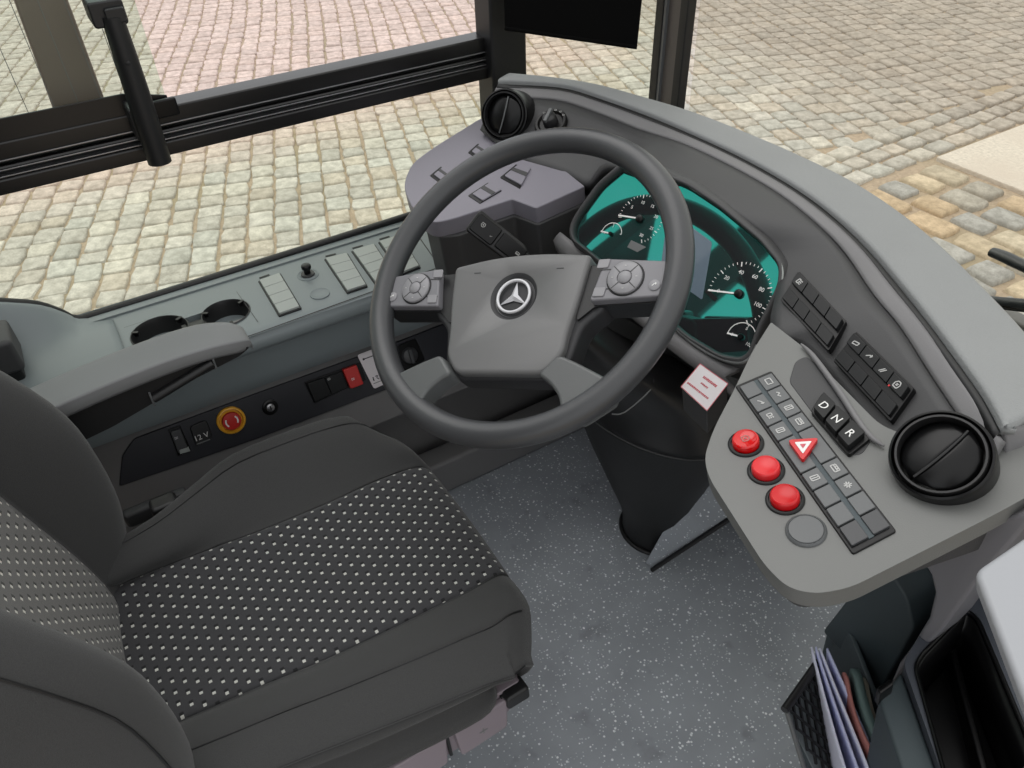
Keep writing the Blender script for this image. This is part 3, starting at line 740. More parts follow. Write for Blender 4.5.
# ---------------- key banks
def bank(F, px4, nu, nv, label, mats, icons, name='switch_bank', gap=.0012, frame_m=.0025, split=0, kh=.004, group=None, cat='switch panel', iconmat='icon', red=()):
    q = [F.px(x, y) for x, y in px4]      # TL TR BR BL
    root = thing(name, F.pt(*q[0]), label, cat, group)
    def bl(s, t): return tuple((q[0][i]*(1-s)+q[1][i]*s)*(1-t)+(q[3][i]*(1-s)+q[2][i]*s)*t for i in (0, 1))
    w = math.dist(q[0], q[1]); h = math.dist(q[0], q[3])
    prism('bank_frame', F, rnd([bl(0, 0), bl(1, 0), bl(1, 1), bl(0, 1)], .003), -.006, .0022, M[mats[0]], root, .001)
    mw, mh = frame_m/w, frame_m/h
    for i in range(nu):
        for j in range(nv):
            s0, s1 = mw+(1-2*mw)*i/nu, mw+(1-2*mw)*(i+1)/nu
            t0, t1 = mh+(1-2*mh)*j/nv, mh+(1-2*mh)*(j+1)/nv
            if split and nv == 2:
                if j == 0: t1 -= split/h/2
                else: t0 += split/h/2
            gs, gt_ = gap/2/w, gap/2/h
            P = [bl(s0+gs, t0+gt_), bl(s1-gs, t0+gt_), bl(s1-gs, t1-gt_), bl(s0+gs, t1-gt_)]
            k = prism('key', F, rnd(P, .0012, 2), 0, kh+(.0015 if split and j == 0 else 0), M[mats[1]], root, .0009)
            ik = icons.get((i, j))
            if ik:
                c = bl((s0+s1)/2, (t0+t1)/2); icon(F, c[0], c[1], min(w/nu, h/nv)*.2, ik, M[iconmat], k, kh+(.0015 if split and j == 0 else 0)+.0002)
                if (i, j) in red: strokes('indicator', F, [(c[0]-.006, c[1]-.006, c[0]-.004, c[1]-.006, .002)], M['red'], k, kh+.0018)
    return root, bl
# fascia switch blocks
for px4, lb, ics, rd in (([(800, 272), (847, 322), (829, 352), (781, 301)], 'black eight-key switch block nearer the instrument cluster, one symbol only', {(0, 0): 'lamp'}, ()),
        ([(857, 332), (915, 389), (891, 423), (834, 362)], 'black eight-key switch block beside the right air vent, row of four symbols', {(0, 0): 'kneel', (1, 0): 'arrow', (2, 0): 'diag', (3, 0): 'tyre'}, {(3, 0)})):
    fc, fn = facing(fascia, px4)
    SB = Frame(fc+fn*.006, fn, onz(*px4[1], .8)-onz(*px4[0], .8))
    bank(SB, px4, 4, 2, lb, ('gloss', 'keyblack'), ics, split=.006, kh=.006, group='eight-key blocks on the fascia', red=rd)
# console long key bank: drawn as one frame with keys either side of a groove
q = [CF.px(x, y) for x, y in ((771, 374), (893, 531), (853, 552), (738, 388))]   # upper-left, upper-right, lower-right, lower-left
root = thing('switch_bank', CF.pt(*q[3]), 'long grey two-row key bank with red hazard triangle on the console', 'switch panel')
def bl(s, t): return tuple((q[0][i]*(1-s)+q[1][i]*s)*(1-t)+(q[3][i]*(1-s)+q[2][i]*s)*t for i in (0, 1))
prism('bank_frame', CF, rnd([bl(-.012, -.05), bl(1.012, -.05), bl(1.012, 1.05), bl(-.012, 1.05)], .003), -.006, .002, M['gloss'], root, .001)
prism('centre_groove', CF, [bl(.01, .43), bl(.99, .43), bl(.99, .57), bl(.01, .57)], .0015, .0032, M['teal'], root, .0004)
cells = []
L4 = .0975
for j in range(2):
    x = .01
    for i in range(4): cells.append((x, x+L4, j, {0: {0: 'frame', 1: 'wave', 2: 'door', 3: 'bus'}, 1: {1: 'arrow', 2: 'lamp', 3: 'door'}}[j].get(i))); x += L4
    cells.append((x, x+.20, j, None)); x += .20
    for i in range(4): cells.append((x, x+L4, j, {0: {0: 'bus', 1: 'fan'}, 1: {0: 'door'}}[j].get(i))); x += L4
for x0, x1, j, ik in cells:
    t0, t1 = (.02, .44) if j == 0 else (.56, .98)
    g = .004
    k = prism('key', CF, rnd([bl(x0+g, t0), bl(x1-g, t0), bl(x1-g, t1), bl(x0+g, t1)], .001, 2), 0, .0048, M['key' if x0 > .8 else 'keygrey'], root, .0009)
    if ik: c = bl((x0+x1)/2, (t0+t1)/2); icon(CF, c[0], c[1], .0042, ik, M['icon'], k, .005)
hz = CF.poly([(788, 446), (819, 444), (803, 467)])
hzr = prism('hazard_button', CF, rnd(hz, .004), .003, .0095, M['red'], root, .0012)
hc = (sum(a for a, b in hz)/3, sum(b for a, b in hz)/3)
prism('white_triangle', CF, rnd([(hc[0]+(a-hc[0])*.55, hc[1]+(b-hc[1])*.55) for a, b in hz], .001), .009, .0100, M['white'], hzr, .0002)
prism('inner_triangle', CF, rnd([(hc[0]+(a-hc[0])*.2, hc[1]+(b-hc[1])*.2) for a, b in hz], .0006), .0098, .0104, M['redprint'], hzr, .0001)
# red push buttons
for (x, y), mt, lb in (((746, 444), 'redtrans', 'deep red push button with dark symbol, farthest from the driver side edge corner'), ((766, 471), 'redsalmon', 'plain light red push button, middle of the row of three'), ((785, 500), 'red', 'red push button next to the grey blank cap')):
    a, b = CF.px(x, y)
    if mt == 'redtrans': lb = 'glossy deep red push button with dark symbol, first of the three red ones'
    t = thing('push_button', CF.pt(a, b), lb, 'push button', 'red push buttons on the console')
    lathe('collar', CF, (a, b), [(.0178, -.004), (.0178, .0012), (.0165, .0022), (.0150, .0022), (.0144, .0003)], M['gloss'], t)
    lathe('button_cap', CF, (a, b), [(.0134, 0), (.0134, .0065), (.0124, .0088), (.0112, .0092), (.0104, .0084), (0, .0084)], M[mt], t)
    if mt == 'redtrans': icon(CF, a, b, .0042, 'tyre', M['bookred'], t, .0085, 'symbol')
a, b = CF.px(806, 531)
bc = lathe('round_blank', CF, (a, b), [(.0178, -.004), (.0178, .0012), (.0160, .0028), (.0153, .0020), (.0146, .0032), (0, .0036)], M['keygrey'], None)
tag(bc, 'round grey blanking cap below the three red push buttons', 'blanking cap')
# gear selector
gq = CF.poly([(823, 399), (866, 441), (849, 455), (813, 414)])
gs = thing('gear_selector', CF.pt(*gq[0]), 'gear selector with three black keys lettered D N R', 'gear selector')
def gl(s, t): return tuple((gq[0][i]*(1-s)+gq[1][i]*s)*(1-t)+(gq[3][i]*(1-s)+gq[2][i]*s)*t for i in (0, 1))
prism('selector_base', CF, rnd([gl(-.04, -.12), gl(1.05, -.12), gl(1.05, 1.1), gl(-.04, 1.1)], .004), -.004, .005, M['gloss'], gs, .0015)
for i, s in enumerate('DNR'):
    k = prism('key', CF, rnd([gl(i/3+.02, 0), gl((i+1)/3-.02, 0), gl((i+1)/3-.02, 1), gl(i/3+.02, 1)], .002), .003, .012, M['keyblack'], gs, .0025, segs=3)
    c = gl(i/3+1/6, .55)
    text('letter', CF, c[0], c[1], .0125, s, M['white'], k, rad(14), .0122)
# flush flaps on the pod
for px4, lb in (([(441, 167), (457, 178), (447, 189), (430, 176)], 'square flush flap on the pod nearest the side window'),
                ([(478, 144), (494, 153), (484, 164), (468, 153)], 'square flush flap on the pod just below the corner air vent'),
                ([(488, 183), (502, 191), (480, 204), (468, 196)], 'square flush flap on the pod half hidden by the wheel rim'),
                ([(516, 165), (531, 169), (520, 189), (500, 178)], 'square flush flap on the pod close to the fascia step')):
    q4 = SH.poly(px4); c = (sum(a for a, b in q4)/4, sum(b for a, b in q4)/4)
    t = thing('pod_switch', SH.pt(*c), lb, 'switch', 'flush flap switches on the pod')
    prism('surround', SH, rnd([(c[0]+(a-c[0])*1.0, c[1]+(b-c[1])*1.0) for a, b in q4], .002), -.004, .0012, M['gloss'], t, .0004)
    q5 = [(c[0]+(a-c[0])*.84+.0015, c[1]+(b-c[1])*.84+.003) for a, b in q4]
    prism('flap', SH, rnd(q5, .002), 0, .0035, M['pod'], t, .0008)
    prism('flap_edge', SH, [lerp(V((*q5[0], 0)), V((*q5[3], 0)), .30).xy[:], lerp(V((*q5[1], 0)), V((*q5[2], 0)), .30).xy[:], lerp(V((*q5[1], 0)), V((*q5[2], 0)), .52).xy[:], lerp(V((*q5[0], 0)), V((*q5[3], 0)), .52).xy[:]], .003, .0042, M['fascia'], t, .0003)
# warning label box under the cluster
lbF = Frame(onz(705, 388, .715), (.05, -.25, 1), onz(728, 384, .715)-onz(700, 364, .715))
lq = lbF.poly([(700, 364), (728, 384), (707, 411), (681, 387)])
t = thing('label_holder', lbF.o, 'small dark box with white red-lettered label beside the steering column', 'label')
prism('holder', lbF, [( a*.98, b*.98) for a, b in lq], -.05, -.001, M['fascia'], t, .002)
lab = prism('label', lbF, lq, -.001, .0003, M['label'], t, .0001)
lc = (sum(a for a, b in lq)/4, sum(b for a, b in lq)/4); w_ = math.dist(lq[0], lq[1])
rl = random.Random(4); S = []
for yy, hw, th in ((.010, .011, .0034), (.001, .006, .0022), (-.010, .018, .0026)):
    x = -hw
    while x < hw: dx = rl.uniform(.001, .0024); S.append((lc[0]+x, lc[1]+yy+rl.uniform(-.0003, .0003), lc[0]+x+dx, lc[1]+yy, th)); x += dx+.0006
strokes('small_lettering', lbF, S, M['redprint'], lab, .0004)
strokes('label_border', lbF, [(*lq[i], *lq[(i+1) % 4], .0009) for i in range(4)], M['redprint'], lab, .0004)

# ---------------- steering column
colm = thing('steering_column', (-.02, .34, 0), 'black steering column boot standing on the speckled floor', 'steering column')
def ringrow(c, r, ry=None, tilt=0):
    return [V((c[0]+r*math.cos(2*math.pi*i/20), c[1]+(ry or r)*math.sin(2*math.pi*i/20), c[2]+tilt*math.sin(2*math.pi*i/20))) for i in range(20)]
cb = V((-.055, .372, 0))
loft('boot', [ringrow(cb+V((0, 0, -.005)), .076), ringrow(cb+V((.004, -.01, .08)), .078), ringrow(cb+V((.008, -.03, .2)), .102), ringrow(cb+V((.018, -.06, .33)), .140, .128, -.02), ringrow(cb+V((.03, -.09, .44)), .165, .14, -.04)], M['rubber'], colm, 1, 4, closed=True, caps=True)
loft('shroud', [ringrow(cb+V((.03, -.09, .435)), .167, .142, -.04), ringrow(cb+V((.052, -.11, .50)), .13, .13, -.05), ringrow(V((.01, .16, .62)), .10, .10, -.06), ringrow(V((.005, .06, .74)), .06, .06, -.05)], M['black'], colm, 1, 4, closed=True, caps=True)
torus('floor_flange', Frame(cb+V((0, 0, .002)), (0, 0, 1), (1, 0, 0)), (0, 0), .079, .005, M['black'], colm, 40, 8)
tube('shroud_seam', [ringrow(cb+V((.03, -.09, .437)), .1685, .1435, -.04)[k % 20] for k in range(12, 21)], .0012, M['fascia'], colm, 6, 3)
# adjuster flap visible between the spokes
tube('adjuster_outline', [dep(x, y, s) for x, y, s in ((606, 408, 1.12), (600, 396, 1.13), (640, 372, 1.12), (652, 376, 1.10), (650, 390, 1.09), (625, 412, 1.09), (612, 414, 1.10))], .0012, M['icondim'], colm, 6, 4)
# control stalk
s0, s1 = dep(562, 292, 1.18), dep(482, 229, 1.235)
t = thing('control_stalk', s0, 'black multifunction stalk with symbols left of the steering wheel hub', 'stalk')
ax = (s1-s0).normalized(); sn = (CAM-s1).normalized(); SF = Frame(s0, sn, ax); L_ = (s1-s0).length
prism('lever', SF, rnd([(0, -.012), (L_*.45, -.014), (L_*.5, -.021), (L_, -.021), (L_, .017), (L_*.45, .015), (0, .012)], .006), -.012, .010, M['black'], t, .004, segs=3)
prism('end_cap', SF, rnd([(L_*.74, -.018), (L_*.985, -.018), (L_*.985, .012), (L_*.74, .012)], .005), .008, .0125, M['gloss'], t, .002)
prism('slider', SF, rnd([(L_*.46, -.017), (L_*.72, -.017), (L_*.72, .009), (L_*.46, .009)], .003), .008, .0125, M['gloss'], t, .002)
icon(SF, L_*.9, -.006, .0035, 'tyre', M['icon'], t, .0128, 'symbol'); icon(SF, L_*.79, .0, .002, 'arrow', M['icon'], t, .0128, 'symbol')
icon(SF, L_*.52, -.004, .003, 'bus', M['icon'], t, .0128, 'symbol')

# ---------------- steering wheel
wt_, wa_ = rad(34.9), rad(12.5)
WN = V((math.sin(wt_)*math.sin(wa_), -math.sin(wt_)*math.cos(wa_), math.cos(wt_)))
WC = V((0, 0, .801))
wu = V((math.cos(wa_), math.sin(wa_), 0)); WF0 = Frame(WC, WN, wu)
WF = WF0.sub(0, 0, 0, rad(27.8))
sw = thing('steering_wheel', WC, 'large dark grey four-spoke steering wheel with round star emblem', 'steering wheel')
torus('rim', WF, (.003, 0), .2095, .0168, M['rim'], sw, 96, 20)
# hub carrier under the cover
prism('hub_carrier', WF, rnd([(-.128, .014), (-.09, .026), (0, .032), (.09, .026), (.128, .014), (.124, -.04), (.098, -.062), (.088, -.112), (.068, -.134), (-.068, -.134), (-.088, -.112), (-.098, -.062), (-.124, -.04)], .012), -.05, -.012, M['spoke'], sw, .006)
hubm = prism('hub_cover', WF, rnd([(-.099, .024), (-.045, .034), (0, .0370), (.045, .036), (.099, .030), (.092, -.03), (.084, -.075), (.083, -.104), (.063, -.130), (-.063, -.130), (-.082, -.104), (-.084, -.075), (-.093, -.03)], [.008, .02, .02, .02, .008, .03, .03, .012, .012, .012, .012, .03, .03], 5), -.03, .0, M['hub'], sw, .006, segs=4, angle=25)
ec = (.001, -.024)
cut_c = lathe('cutter', WF, ec, [(0, -.006), (.0265, -.006), (.0335, 0), (.040, .0058), (0, .0058)], M['spoke'], sw, 48)
bpy.context.view_layer.update()
cut(hubm, cut_c)
lathe('emblem_dish', WF, ec, [(.0338, -.0002), (.0328, -.0004), (.0270, -.0056), (.0235, -.0050), (0, -.0050)], M['spoke'], sw, 48, cap0=False)
em = torus('emblem_ring', WF, ec, .0225, .0021, M['starmetal'], sw, 56, 10, -.0005)
sv = []; 
for k in range(6):
    a = rad(90+60*k); r = .0222 if k % 2 == 0 else .0056
    sv.append((ec[0]+r*math.cos(a), ec[1]+r*math.sin(a)))
n6 = [WF.pt(a, b, -.003) for a, b in sv]+[WF.pt(ec[0], ec[1], .0012)]+[WF.pt(ec[0], ec[1], -.004)]
mesh('emblem_star', n6, [[i, (i+1) % 6, 6] for i in range(6)]+[[(i+1) % 6, i, 7] for i in range(6)], M['starmetal'], em)
for sx in (-1, 1): strokes('hub_mark', WF, [(sx*.06-.005, .012, sx*.06+.005, .012, .0012)], M['spoke'], sw, .0001)
# lower spokes
for sx in (1, -1):
    p = [(.060, -.134), (.083, -.108), (.108, -.118), (.150, -.138), (.158, -.160), (.118, -.190), (.098, -.178), (.092, -.160), (.078, -.145)]
    prism('lower_spoke', WF, rnd([(sx*a, b) for a, b in p], .008), -.022, .010, M['spokelow_lit'], sw, .010, segs=5)
# horizontal spokes with key pads
for sx in (1, -1):
    sp = prism('spoke', WF, rnd([(sx*.088, .018), (sx*.205, .012), (sx*.207, -.036), (sx*.112, -.038), (sx*.09, -.058)], .006), -.045, -.008, M['black'], sw, .005)
    pd_ = prism('key_pad', WF, rnd([(sx*.120, .020), (sx*.1985, .012), (sx*.1995, -.034), (sx*.108, -.037)], .005), -.012, .004, M['pads'], sw, .003)
    cc = (sx*.150, -.009)
    rk = lathe('rocker_ring', WF, cc, [(.0215, .003), (.0215, .0072), (.0205, .0082), (.0095, .0078), (.009, .006)], M['padkey'], pd_, 40)
    for k in range(4):
        a = rad(45+90*k); strokes('ring_gap', WF, [(cc[0]+.0095*math.cos(a), cc[1]+.0095*math.sin(a), cc[0]+.0208*math.cos(a), cc[1]+.0208*math.sin(a), .0011)], M['black'], rk, .0079)
        a = rad(90*k); icon(WF, cc[0]+.015*math.cos(a), cc[1]+.015*math.sin(a), .0016, 'dash', M['white'], rk, .0083)
    lathe('ok_button', WF, cc, [(.0080, .004), (.0080, .0085), (.0065, .0097), (0, .0100)], M['padkey'], pd_, 28)
    torus('ring_shadow', WF, cc, .0225, .0011, M['black'], pd_, 40, 6, .0042)
    x = sx*.187
    lathe('round_key', WF, (x, -.020), [(.0070, .003), (.0070, .0052), (.006, .0058), (0, .0058)], M['padkey'], pd_, 24)
    icon(WF, x, -.020, .0032, 'arrow', M['white'], pd_, .006, 'symbol')
    for yy, dy in ((.010, .006), (-.028, -.006)):
        prism('corner_key', WF, rnd([(sx*.113, yy+.008), (sx*.128, yy+.008), (sx*.126, yy-.004), (sx*.1115, yy-.004)], .002), .003, .0058, M['padkey'], pd_, .0008)
        strokes('key_gap', WF, [(sx*.112, yy-dy*1.0, sx*.130, yy-dy*1.0, .0012)], M['black'], pd_, .0042)

# ================================================================== SILL EQUIPMENT
# inset panel line
ip = SILL.poly([(107, 326), (414, 230), (440, 267), (124, 352)])
ip = [ip[0], ip[1], ip[2], (SILL.px(258, 333)[0], SILL.px(258, 333)[1]), (ip[3][0], SILL.px(258, 333)[1])]
strokes('sill_inset_line', SILL, [(*ip[i], *ip[(i+1) % 5], .0022) for i in range(5)], M['rubber'], wallL, .0001, .0004)
ch = thing('cup_holder', SILL.pt(ca1, cb1, -.06), 'double black cup holder sunk in the sill behind the armrest', 'cup holder')
for (cx, cy, r) in CUP:
    a, b = SILL.px(cx, cy)
    lathe('cup_well', SILL, (a, b), [(r+.002, .001), (r, .002), (r-.003, -.004), (r-.005, -.07), (0, -.07)], M['black'], ch, 40, cap0=False)
    for k in range(3):
        t_ = rad(30+120*k); prism('grip_tab', SILL.sub(a+math.cos(t_)*r*.92, b+math.sin(t_)*r*.92, 0, t_), rnd(rect(0, 0, .012, .006), .002), -.006, .002, M['gloss'], ch, .0006)
prism('channel', SILL, rect((ca1+ca2)/2, (cb1+cb2)/2+.004, abs(ca2-ca1)-.07, .018), -.02, -.006, M['black'], ch, .001)
strokes('cup_plate_line', SILL, [(*SILL.px(124, 328), *SILL.px(236, 291), .0008), (*SILL.px(236, 291), *SILL.px(258, 322), .0008)], M['fascia'], ch, .0003)
for px4, lb in (([(258, 282), (281, 274), (302, 309), (279, 317)], 'four-key light grey switch strip on the sill nearest the cup holders'),
                ([(324, 260), (348, 254), (368, 287), (347, 294)], 'four-key light grey switch strip just beyond the mirror knob'),
                ([(351, 252), (375, 245), (396, 277), (375, 285)], 'four-key light grey switch strip third from the cup holders'),
                ([(378, 243), (401, 236), (421, 268), (401, 276)], 'four-key light grey switch strip mostly hidden behind the wheel rim')):
    r_, b_ = bank(SILL, px4, 1, 4, lb, ('rubber', 'keylight'), {}, name='switch_strip', gap=.0007, frame_m=.0026, kh=.006, group='switch strips on the sill', cat='switch panel')
    for k in range(3):   # raised wave ridge across each rocker
        pass
    c0 = b_(.12, -.06); c1 = b_(.55, -.06)
    strokes('clip_slot', SILL, [(*c0, *c1, .0045)], M['rubber'], r_, .0022)
a, b = SILL.px(308, 275)
t = thing('mirror_knob', SILL.pt(a, b), 'small black mirror adjusting knob on the window sill', 'knob')
lathe('knob_base', SILL, (a, b), [(.020, -.002), (.020, .001), (.017, .0025), (.015, .001), (0, .001)], M['sill'], t)
lathe('knob_collar', SILL, (a, b), [(.013, 0), (.012, .004), (0, .004)], M['fascia'], t)
lathe('knob_cap', SILL, (a, b), [(.006, .003), (.0062, .012), (.009, .015), (.009, .020), (.0075, .022), (0, .0225)], M['gloss'], t)
a, b = SILL.px(320, 294)
tag(lathe('round_blank', SILL, (a, b), [(.0175, -.002), (.0175, .0008), (.0170, .0014), (.0162, .0008), (0, .0010)], M['sill'], None), 'round grey blanking disc on the sill beside the mirror knob', 'blanking cap')

# ================================================================== LOWER LEFT SWITCH PANEL
sp_ = WL.poly([(119, 486), (122, 455), (134, 438), (250, 395), (372, 351), (460, 317), (490, 345), (404, 382), (260, 437)])
sidep = thing('wall_switch_console', WL.pt(*sp_[0]), 'long black switch panel on the left wall beside the seat', 'panel')
prism('plate', WL, rnd(sp_, .006), -.004, .0055, M['blackp'], sidep, .002)
PL = WL.sub(0, 0, .0056)
def wbox(px4, h0, h1, mat, parent, name, r=.002, bevel=.001, h=0): return prism(name, PL, rnd(PL.poly(px4, h), r), h0, h1, M[mat], parent, bevel)
t = thing('rocker_switch', PL.P(178, 441), 'narrow black rocker switch at the rear end of the panel', 'switch')
wbox([(168, 429), (180, 425), (191, 450), (178, 456)], -.002, .003, 'gloss', t, 'surround')
wbox([(170, 431), (180, 428), (188, 448), (178, 452)], .002, .007, 'key', t, 'rocker')
a, b = PL.px(176, 437); icon(PL, a, b, .003, 'lamp', M['icon'], t, .0072, 'symbol')
wbox([(179, 449), (188, 446), (190, 450), (180, 453)], .003, .0075, 'keylight', t, 'bright_edge', .0005, .0004)
t = thing('power_socket', PL.P(201, 433), 'black twelve volt power socket cover marked 12 V', 'socket')
wbox([(189, 426), (206, 419), (213, 437), (196, 446)], -.002, .006, 'black', t, 'socket_cover', .008, .002)
a, b = PL.px(201, 436); text('marking', PL, a, b, .014, '12 V', M['white'], t, 0, .0063)
strokes('small_print', PL, [(a-.012, b-.010, a+.012, b-.010, .002)], M['icondim'], t, .0062)
a, b = PL.px(231, 420)
t = thing('emergency_stop', PL.pt(a, b), 'red emergency stop button in a yellow ring on the side panel', 'emergency stop')
lathe('yellow_ring', PL, (a, b), [(.0255, -.002), (.0255, .004), (.0240, .006), (.0212, .0062), (.0195, .002), (0, .001)], M['yellow'], t, 48)
lathe('button_head', PL, (a, b), [(.014, .001), (.0145, .003), (.0165, .005), (.0172, .008), (.0155, .011), (0, .012)], M['redkey'], t, 40)
for k in range(2):
    t0 = rad(-35+180*k); S = []
    for i in range(6):
        u0, u1 = t0+i*rad(13), t0+(i+1)*rad(13); S.append((a+.0105*math.cos(u0), b+.0105*math.sin(u0), a+.0105*math.cos(u1), b+.0105*math.sin(u1), .0028))
    strokes('arrow_mark', PL, S, M['white'], t, .0117, .0004)
a, b = PL.px(270, 407)
t = thing('key_lock', PL.pt(a, b), 'small round key lock with metal barrel on the side panel', 'lock')
lathe('lock_collar', PL, (a, b), [(.0145, -.002), (.0145, .003), (.012, .0045), (.0085, .004), (0, .003)], M['gloss'], t)
lathe('lock_barrel', PL, (a, b), [(.0075, .003), (.0075, .006), (.0068, .0066), (0, .0066)], M['metal'], t)
prism('keyway', PL, rect(a, b, .0022, .008), .0066, .0071, M['black'], t, .0002)
t = thing('toggle_block', PL.P(330, 385), 'black switch block with one red guarded switch on the side panel', 'switch')
wbox([(304, 382), (360, 362), (366, 380), (314, 403)], -.002, .002, 'gloss', t, 'block_base')
wbox([(306, 383), (323, 377), (330, 393), (314, 401)], .001, .009, 'keyblack', t, 'switch_key')
wbox([(324, 377), (341, 371), (347, 387), (331, 393)], .001, .006, 'keyblack', t, 'switch_key')
rdk = wbox([(341, 369), (355, 364), (362, 383), (349, 388)], .001, .013, 'redkey', t, 'red_switch', .003, .002)
a, b = PL.px(329, 379, .006); icon(PL, a, b, .003, 'lamp', M['icon'], t, .0062, 'symbol')
a, b = PL.px(353, 379, .013); icon(PL, a, b, .0032, 'lamp', M['label'], rdk, .0132, 'symbol')
t = thing('sticker', PL.P(372, 370), 'white printed sticker on the side panel behind the wheel rim', 'sticker')
wbox([(357, 355), (373, 349), (387, 383), (374, 389)], -.0005, .0006, 'label', t, 'sticker_sheet', .005, .0002)
a, b = PL.px(364, 359); strokes('print', PL, [(a, b, a+.022, b, .0018), (a-.003, b, a+.001, b, .004)], M['black'], t, .0007)
a, b = PL.px(376, 379)
strokes('print', PL, [(a-.005, b+.006, a-.005, b-.002, .0022), (a, b+.006, a+.005, b+.006, .0016), (a+.005, b+.006, a+.002, b+.002, .0016), (a+.002, b+.002, a+.006, b-.002, .0016), (a-.008, b-.007, a+.010, b-.007, .001)], M['black'], t, .0007)
t = thing('rotary_switch', PL.P(410, 353), 'black rotary switch seen between the wheel spokes on the side panel', 'switch')
wbox([(397, 346), (415, 338), (425, 360), (404, 372)], -.002, .003, 'gloss', t, 'switch_plate', .006)
a, b = PL.px(409, 355)
lathe('rotary_knob', PL, (a, b), [(.017, .002), (.0155, .010), (.014, .0115), (0, .012)], M['key'], t, 24)
prism('knob_bar', PL, rnd(rect(a, b, .007, .03), .002), .011, .018, M['key'], t, .001)

# ================================================================== SEAT
seat = thing('driver_seat', (0, -.4, 0), 'charcoal fabric driver seat with white dotted cushion insert', 'seat')
def interp(x, T):
    if x <= T[0][0]: return T[0][1]
    for (a, b), (c, d) in zip(T, T[1:]):
        if x <= c: return b+(d-b)*(x-a)/(c-a)
    return T[-1][1]
XS = [-.240, -.262, -.270, -.262, -.240, -.205, -.165, -.130, -.118, -.075, -.03, .03, .075, .118, .130, .158, .192, .230, .258, .272, .268, .250]
ZS = [.305, .33, .385, .440, .466, .466, .445, .4195, .4205, .417, .4155, .4155, .417, .4205, .4195, .434, .447, .448, .443, .432, .405, .372]
secs = [(-.69, .90, -.02, 9), (-.655, .94, -.01, 9), (-.60, .96, 0, 9), (-.52, .98, .002, 9), (-.45, .99, .002, 9), (-.38, 1.0, .0, 9), (-.28, 1.01, -.002, 9), (-.22, 1.02, .0, 9), (-.17, 1.02, .0, 9), (-.138, 1.0, -.001, .450), (-.116, .98, -.006, .432), (-.102, .96, -.022, .408), (-.097, .94, -.040, .392), (-.110, .92, -.055, .372), (-.145, .86, -.06, .360)]
def sec(y, w, dz, cap):
    out = []
    for x, z in zip(XS, ZS):
        zz = min(z+(dz if z > .40 else 0), cap)
        sh = interp(y, [(-.69, -.028), (-.38, -.004), (-.12, .004)])
        yy = y-.02*(abs(x)/.26)**2*(1 if y > -.2 else 0) - (.03*max(0, (abs(x)-.2)/.06) if y > -.16 else 0)
        wl_ = interp(y, [(-.69, .68), (-.60, .70), (-.5, .80), (-.455, .92), (-.40, 1.07), (-.32, 1.12), (-.24, 1.08), (-.17, 1.0), (-.13, .93), (-.10, .88)]) if x < -.14 else 1
        wr_ = interp(y, [(-.69, .92), (-.4, .95), (-.25, 1.0), (-.15, 1.03), (-.12, 1.02)]) if x > .14 else 1
        if abs(x) > .2 and z < .42: wr_ *= interp(y, [(-.32, 1), (-.22, .95), (-.13, .80)]); yy -= interp(y, [(-.3, 0), (-.2, .01), (-.1, .03)])
        out.append(V((x*w*wl_*wr_+sh, yy, zz)))
    return out
S_ = [sec(*s) for s in secs]
def strip_mesh(name, S, i0, i1, mat, parent, lift=0, sm=3):
    rows = []
    for r in S:
        seg = catm(r, sm)[i0*sm:i1*sm+1]
        rows.append([p+V((0, 0, lift)) for p in seg])
    return loft(name, rows, mat, parent, 1, 3)
cush = loft('cushion', S_, M['fabric'], seat, 3, 3, caps=True, closed=True)
ins = []
for k, r in enumerate(S_[:13]):
    c = catm(r, 3)[7*3:14*3+1]
    row = [p+V((0, 0, .0022)) for p in c]
    row[0] += V((0, 0, -.004)); row[-1] += V((0, 0, -.004))
    ins.append(row)
insert = loft('cushion_insert', ins, M['insert'], cush, 1, 3, solid=.003)
insert['label'] = 'black insert with rows of small white dashes'
for sx in (1, -1):     # piping seams on the bolsters
    pts = []
    for r in S_[1:11]:
        c = catm(r, 3); i = 5*3-1 if sx < 0 else len(c)-1-(5*3-1); pts.append(c[i]+V((0, 0, .0005)))
    tube('seam', pts, .0014, M['rubber'], cush, 6, 3)
    pts = []
    for r in S_[1:12]:
        c = catm(r, 3); i = 7*3 if sx < 0 else len(c)-1-7*3; pts.append(c[i]+V((0, 0, -.0005)))
    tube('insert_seam', pts, .0016, M['rubber'], cush, 6, 3)
    pts = []
    for r in S_[1:11]:
        c = catm(r, 3); i = 2*3+1 if sx < 0 else len(c)-2-2*3; pts.append(c[i]+V((sx*.0003, 0, .0)))
    tube('side_seam', pts, .0014, M['rubber'], cush, 6, 3)
# backrest
RY = [(.36, -.575), (.42, -.57), (.47, -.555), (.55, -.545), (.65, -.549), (.72, -.566), (.79, -.604), (.88, -.65), (1.0, -.69), (1.12, -.715)]
IY = [(.36, -.60), (.48, -.606), (.67, -.650), (.80, -.678), (1.0, -.715), (1.12, -.735)]
BX = [-.235, -.262, -.270, -.255, -.225, -.195, -.165, -.138, -.128, -.07, 0, .07, .128, .138, .165, .195, .225, .255, .270, .262, .235]
def bsec(z):
    r, i = interp(z, RY), interp(z, IY); bk = i-.10; out = []
    w = interp(z, [(.36, .93), (.45, .98), (.6, 1.0), (.8, 1.0), (.95, .92), (1.05, .82), (1.12, .7)])
    f = [bk, bk+.01, lerp_(bk, r, .35), lerp_(bk, r, .82), r-.004, r, lerp_(i, r, .7), lerp_(i, r, .12), i, i-.008, i-.011]
    f = f+f[:-1][::-1]
    return [V((x*w, y, z)) for x, y in zip(BX, f)]
def lerp_(a, b, t): return a*(1-t)+b*t
zs = [.37, .40, .45, .52, .6, .68, .76, .84, .92, 1.0, 1.06, 1.10, 1.12]
B_ = [bsec(z) for z in zs]
